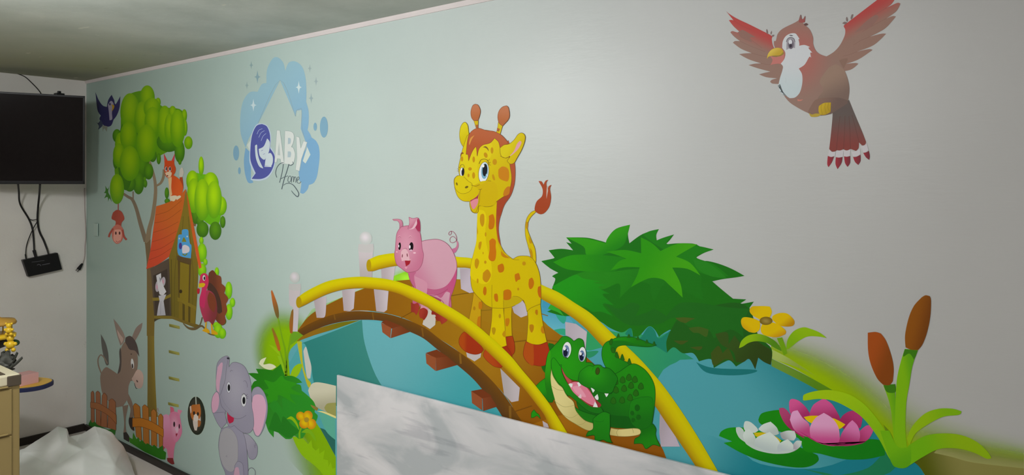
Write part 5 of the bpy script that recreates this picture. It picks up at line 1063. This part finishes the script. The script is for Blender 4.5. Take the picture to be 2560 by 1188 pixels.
# ---- pink box on the table
def rotbox(c, sx, sy, sz, ang, bev=.002, bm=None):
    bm = bm or bmesh.new(); bxm(bm, Matrix.Translation(Vector(c) + Vector((0, 0, sz / 2))) @ Matrix.Rotation(ang, 4, 'Z'), sx, sy, sz, bev); return bm
pc = at(62, 962, 4.13)
tag(build('pink_box', rotbox((pc.x, pc.y, tz), .09, .10, .058, R(12)), sm('dusty_pink_card', (.80, .44, .44), .7, .2, .05, 8)), 'small dusty pink box standing on the ochre table top', 'box')
# ---- toy carousel and leafy ornament behind the cabinet top
GOLD = sm('bright_yellow_plastic', (.72, .45, .02), .35, .4); ORG_ = sm('amber_plastic', (.46, .24, .04), .4, .4); DK = sm('dark_brown_plastic', '2a2018', .5)
cc = at(-14, 912, 3.35); T3 = 3.35
zz = lambda py: CAMZ - (py - 462) / 1850 * T3
stand_z = ct
ca = empty('toy_carousel', 'yellow toy carousel with amber roof partly cut off at the left edge', 'toy', (cc.x, cc.y, 0))
# its column stands on the floor behind the cabinet
build('column', lathe((cc.x, cc.y, 0), [(.06, 0), (.06, .02), (.018, .05), (.018, zz(872))]), DK, ca)
build('roof', lathe((cc.x, cc.y, 0), [(.083, zz(812)), (.086, zz(808)), (.078, zz(801)), (.03, zz(797)), (.008, zz(788)), (.002, zz(780))]), ORG_, ca, smooth=True)
build('platform', lathe((cc.x, cc.y, 0), [(.02, zz(862)), (.07, zz(846)), (.082, zz(845)), (.084, zz(838)), (.078, zz(836))]), GOLD, ca, smooth=True)
build('bowl', lathe((cc.x, cc.y, 0), [(.01, zz(875)), (.05, zz(866)), (.068, zz(848)), (.06, zz(847))]), DK, ca, smooth=True)
for k in range(7):
    a = 2 * math.pi * k / 7 + .55; q = Vector((cc.x + .066 * math.cos(a), cc.y + .066 * math.sin(a), 0))
    build('pole', tube([q + Vector((0, 0, zz(838))), q + Vector((0, 0, zz(810)))], .003, n=2), GOLD, ca)
def figur(c, s, m):
    bm = bmesh.new()
    for x, z, r in ((0, 0, .010), (0, .015, .008), (-.009, .021, .0035), (.009, .021, .0035), (-.011, .002, .0045), (.011, .002, .0045), (-.007, -.012, .005), (.007, -.012, .005)):
        bmesh.ops.create_uvsphere(bm, u_segments=12, v_segments=8, radius=r * s, matrix=Matrix.Translation(Vector(c) + RT * x * s + Vector((0, 0, z * s))))
    return bm
f1 = at(22, 826, T3 - .08); f2 = at(26, 862, T3 - .06)
build('rider_figure', figur(f1, 1.4, GOLD), GOLD, ca, smooth=True)
build('hanging_bear', figur(f2, 1.9, GOLD), GOLD, ca, smooth=True)
build('thread', tube([f2 + Vector((0, 0, .03)), Vector((f2.x, f2.y, zz(846)))], .0015, n=2), GOLD, ca)
lf = at(37, 857, T3 + .03); bm = bmesh.new(); bmesh.ops.create_uvsphere(bm, u_segments=14, v_segments=8, radius=1, matrix=Matrix.Translation(lf) @ Matrix.Rotation(R(30), 4, 'Y') @ Matrix.Diagonal((.02, .02, .011, 1)))
build('green_leaf', bm, sm('dark_green_plastic', (.03, .07, .03), .5), ca, smooth=True)
SLT = sm('slate_grey_leaf', '6b6a63', .45, .4, .25, 9); BLU = sm('slate_blue_leaf', (.08, .13, .26), .4, .4)
oc = at(14, 925, 3.24)
orn = empty('leafy_ornament', 'slate grey spiky-leaved ornament standing behind the cabinet top', 'ornament', (oc.x, oc.y, 0))
build('stand', lathe((oc.x, oc.y, 0), [(.026, 0), (.026, .02), (.015, .04), (.015, oc.z - .01), (.035, oc.z)]), DK, orn)
def leafm(base, az, el, ln, w):
    d = (RT * math.cos(az) + VW * math.sin(az)) * math.cos(el) + Vector((0, 0, math.sin(el)))
    side = d.cross(Vector((0, 0, 1))).normalized(); up = side.cross(d)
    bm = bmesh.new(); n = 8; rows = []
    for i in range(n + 1):
        t = i / n; c = base + d * ln * t + up * (.25 * ln * t * t); ww = w * math.sin(math.pi * min(1, .12 + t * .88)) ** .7
        if i in (3, 5, 7): ww *= 1.25
        rows.append([bm.verts.new(c - side * ww + up * .006), bm.verts.new(c - up * .004), bm.verts.new(c + side * ww + up * .006)])
    for a, b in zip(rows, rows[1:]):
        bm.faces.new((a[0], a[1], b[1], b[0])); bm.faces.new((a[1], a[2], b[2], b[1]))
    r = bmesh.ops.solidify(bm, geom=bm.faces[:], thickness=.002)
    return bm
for k in range(16):
    az = 2 * math.pi * k / 16 + .2; el = (.45, .8, 1.15, 1.4)[k % 4]
    build('leaf', leafm(oc + Vector((0, 0, -.005)), az, el, .085, .024), BLU if k in (5, 8) else SLT, orn, smooth=True)
# ---- crumpled white sheet over the heap on the floor
SHT = sm('white_plastic_sheet', (.95, .935, .92), .45, .35, .03, 5)
PTS = dict(A=(285, 850, 4.05), B=(480, 730, 4.12), C=(715, 568, 4.20), D=(832, 595, 4.22), E=(864, 700, 4.34), G=(1030, 665, 4.44), H=(1180, 568, 4.42), I=(1320, 612, 4.40), J=(1395, 652, 4.40),
    K=(1540, 820, 4.42), L=(1610, 960, 4.40), M=(1690, 1188, 4.24), F=(850, 785, 4.02), N=(1040, 872, 4.02), P=(1430, 1055, 3.93), Q=(960, 770, 4.36), R=(560, 1015, 3.93), S=(715, 1065, 3.86), U=(285, 905, 3.99),
    H2=(1230, 720, 4.22), B2=(560, 880, 4.0), D2=(770, 800, 4.03), a=(150, 1290, 3.72), b=(560, 1330, 3.50), c=(800, 1290, 3.55), d=(1060, 1330, 3.52), e=(1440, 1290, 3.72), f=(1800, 1330, 4.0), A0=(180, 915, 3.95))
ms = bmesh.new(); VV = {}
cl = ms.edges.layers.float.new('crease_edge'); vl = ms.verts.layers.float.new('crease_vert')
def sv(k, p): VV[k] = ms.verts.new(p); return VV[k]
for k, (x, y, t) in PTS.items():
    p = at(x / 4.992, 950 + y / 4.992, t); p.z = max(p.z, .008); sv(k, p)
def drop(k, d, z=.004):
    p = VV[k].co.copy(); q = Vector((p.x, p.y, 0)); fw = Vector((-p.x, -p.y, 0)).normalized()
    q = q + fw * d; q.z = z; q.y = min(q.y, WY - .045); q.x = max(q.x, WX + .03); sv(k + '_', q)
for k in ('A0', 'A', 'B', 'C', 'D', 'E', 'G', 'H', 'I', 'J', 'K', 'L'): drop(k, -.12)
for k in 'abcdef': drop(k, .14)
for f in ('A0 A U', 'A B B2', 'A B2 U', 'B C D2 B2', 'C D D2', 'D E F', 'D F D2', 'E Q F', 'E G Q', 'G H H2 Q', 'Q H2 N', 'Q N F', 'H I H2', 'I J H2', 'J K P H2', 'H2 P N', 'K L P', 'L M P', 'U B2 R', 'B2 D2 S R', 'D2 F S', 'F N S',
          'N d c S', 'N P e d', 'P M f e', 'S c b R', 'R b a U', 'U a A0', 'a b b_ a_', 'b c c_ b_', 'c d d_ c_', 'd e e_ d_', 'e f f_ e_', 'A0 A0_ A_ A', 'A A_ B_ B', 'B B_ C_ C', 'C C_ D_ D', 'D D_ E_ E', 'E E_ G_ G', 'G G_ H_ H', 'H H_ I_ I', 'I I_ J_ J', 'J J_ K_ K', 'K K_ L_ L'):
    ms.faces.new([VV[k] for k in f.split()])
bmesh.ops.recalc_face_normals(ms, faces=ms.faces[:])
KEY = [set(q.split()) for q in ('B C', 'C D', 'A B', 'D E', 'E G', 'G H', 'H I', 'I J', 'J K', 'K L', 'F N', 'N P', 'E F', 'D F', 'D2 F', 'F S')]
inv = {v: k for k, v in VV.items()}
for e in ms.edges:
    ks = {inv[v] for v in e.verts}
    e[cl] = 1.0 if ks in KEY else .55
for k in 'CDHIJFKB': VV[k][vl] = 1.0
o = tag(build('crumpled_sheet', ms, SHT, smooth=True), 'crumpled white plastic sheet heaped on the floor in the corner', 'sheet')
m = o.modifiers.new('soft folds', 'SUBSURF'); m.subdivision_type = 'SIMPLE'; m.levels = m.render_levels = 4
m = o.modifiers.new('rounding', 'SMOOTH'); m.iterations = 4; m.factor = .6
tx = bpy.data.textures.new('wrinkle', 'CLOUDS'); tx.noise_scale = .11; tx.noise_depth = 2
m = o.modifiers.new('wrinkles', 'DISPLACE'); m.texture = tx; m.strength = .012; m.mid_level = .5
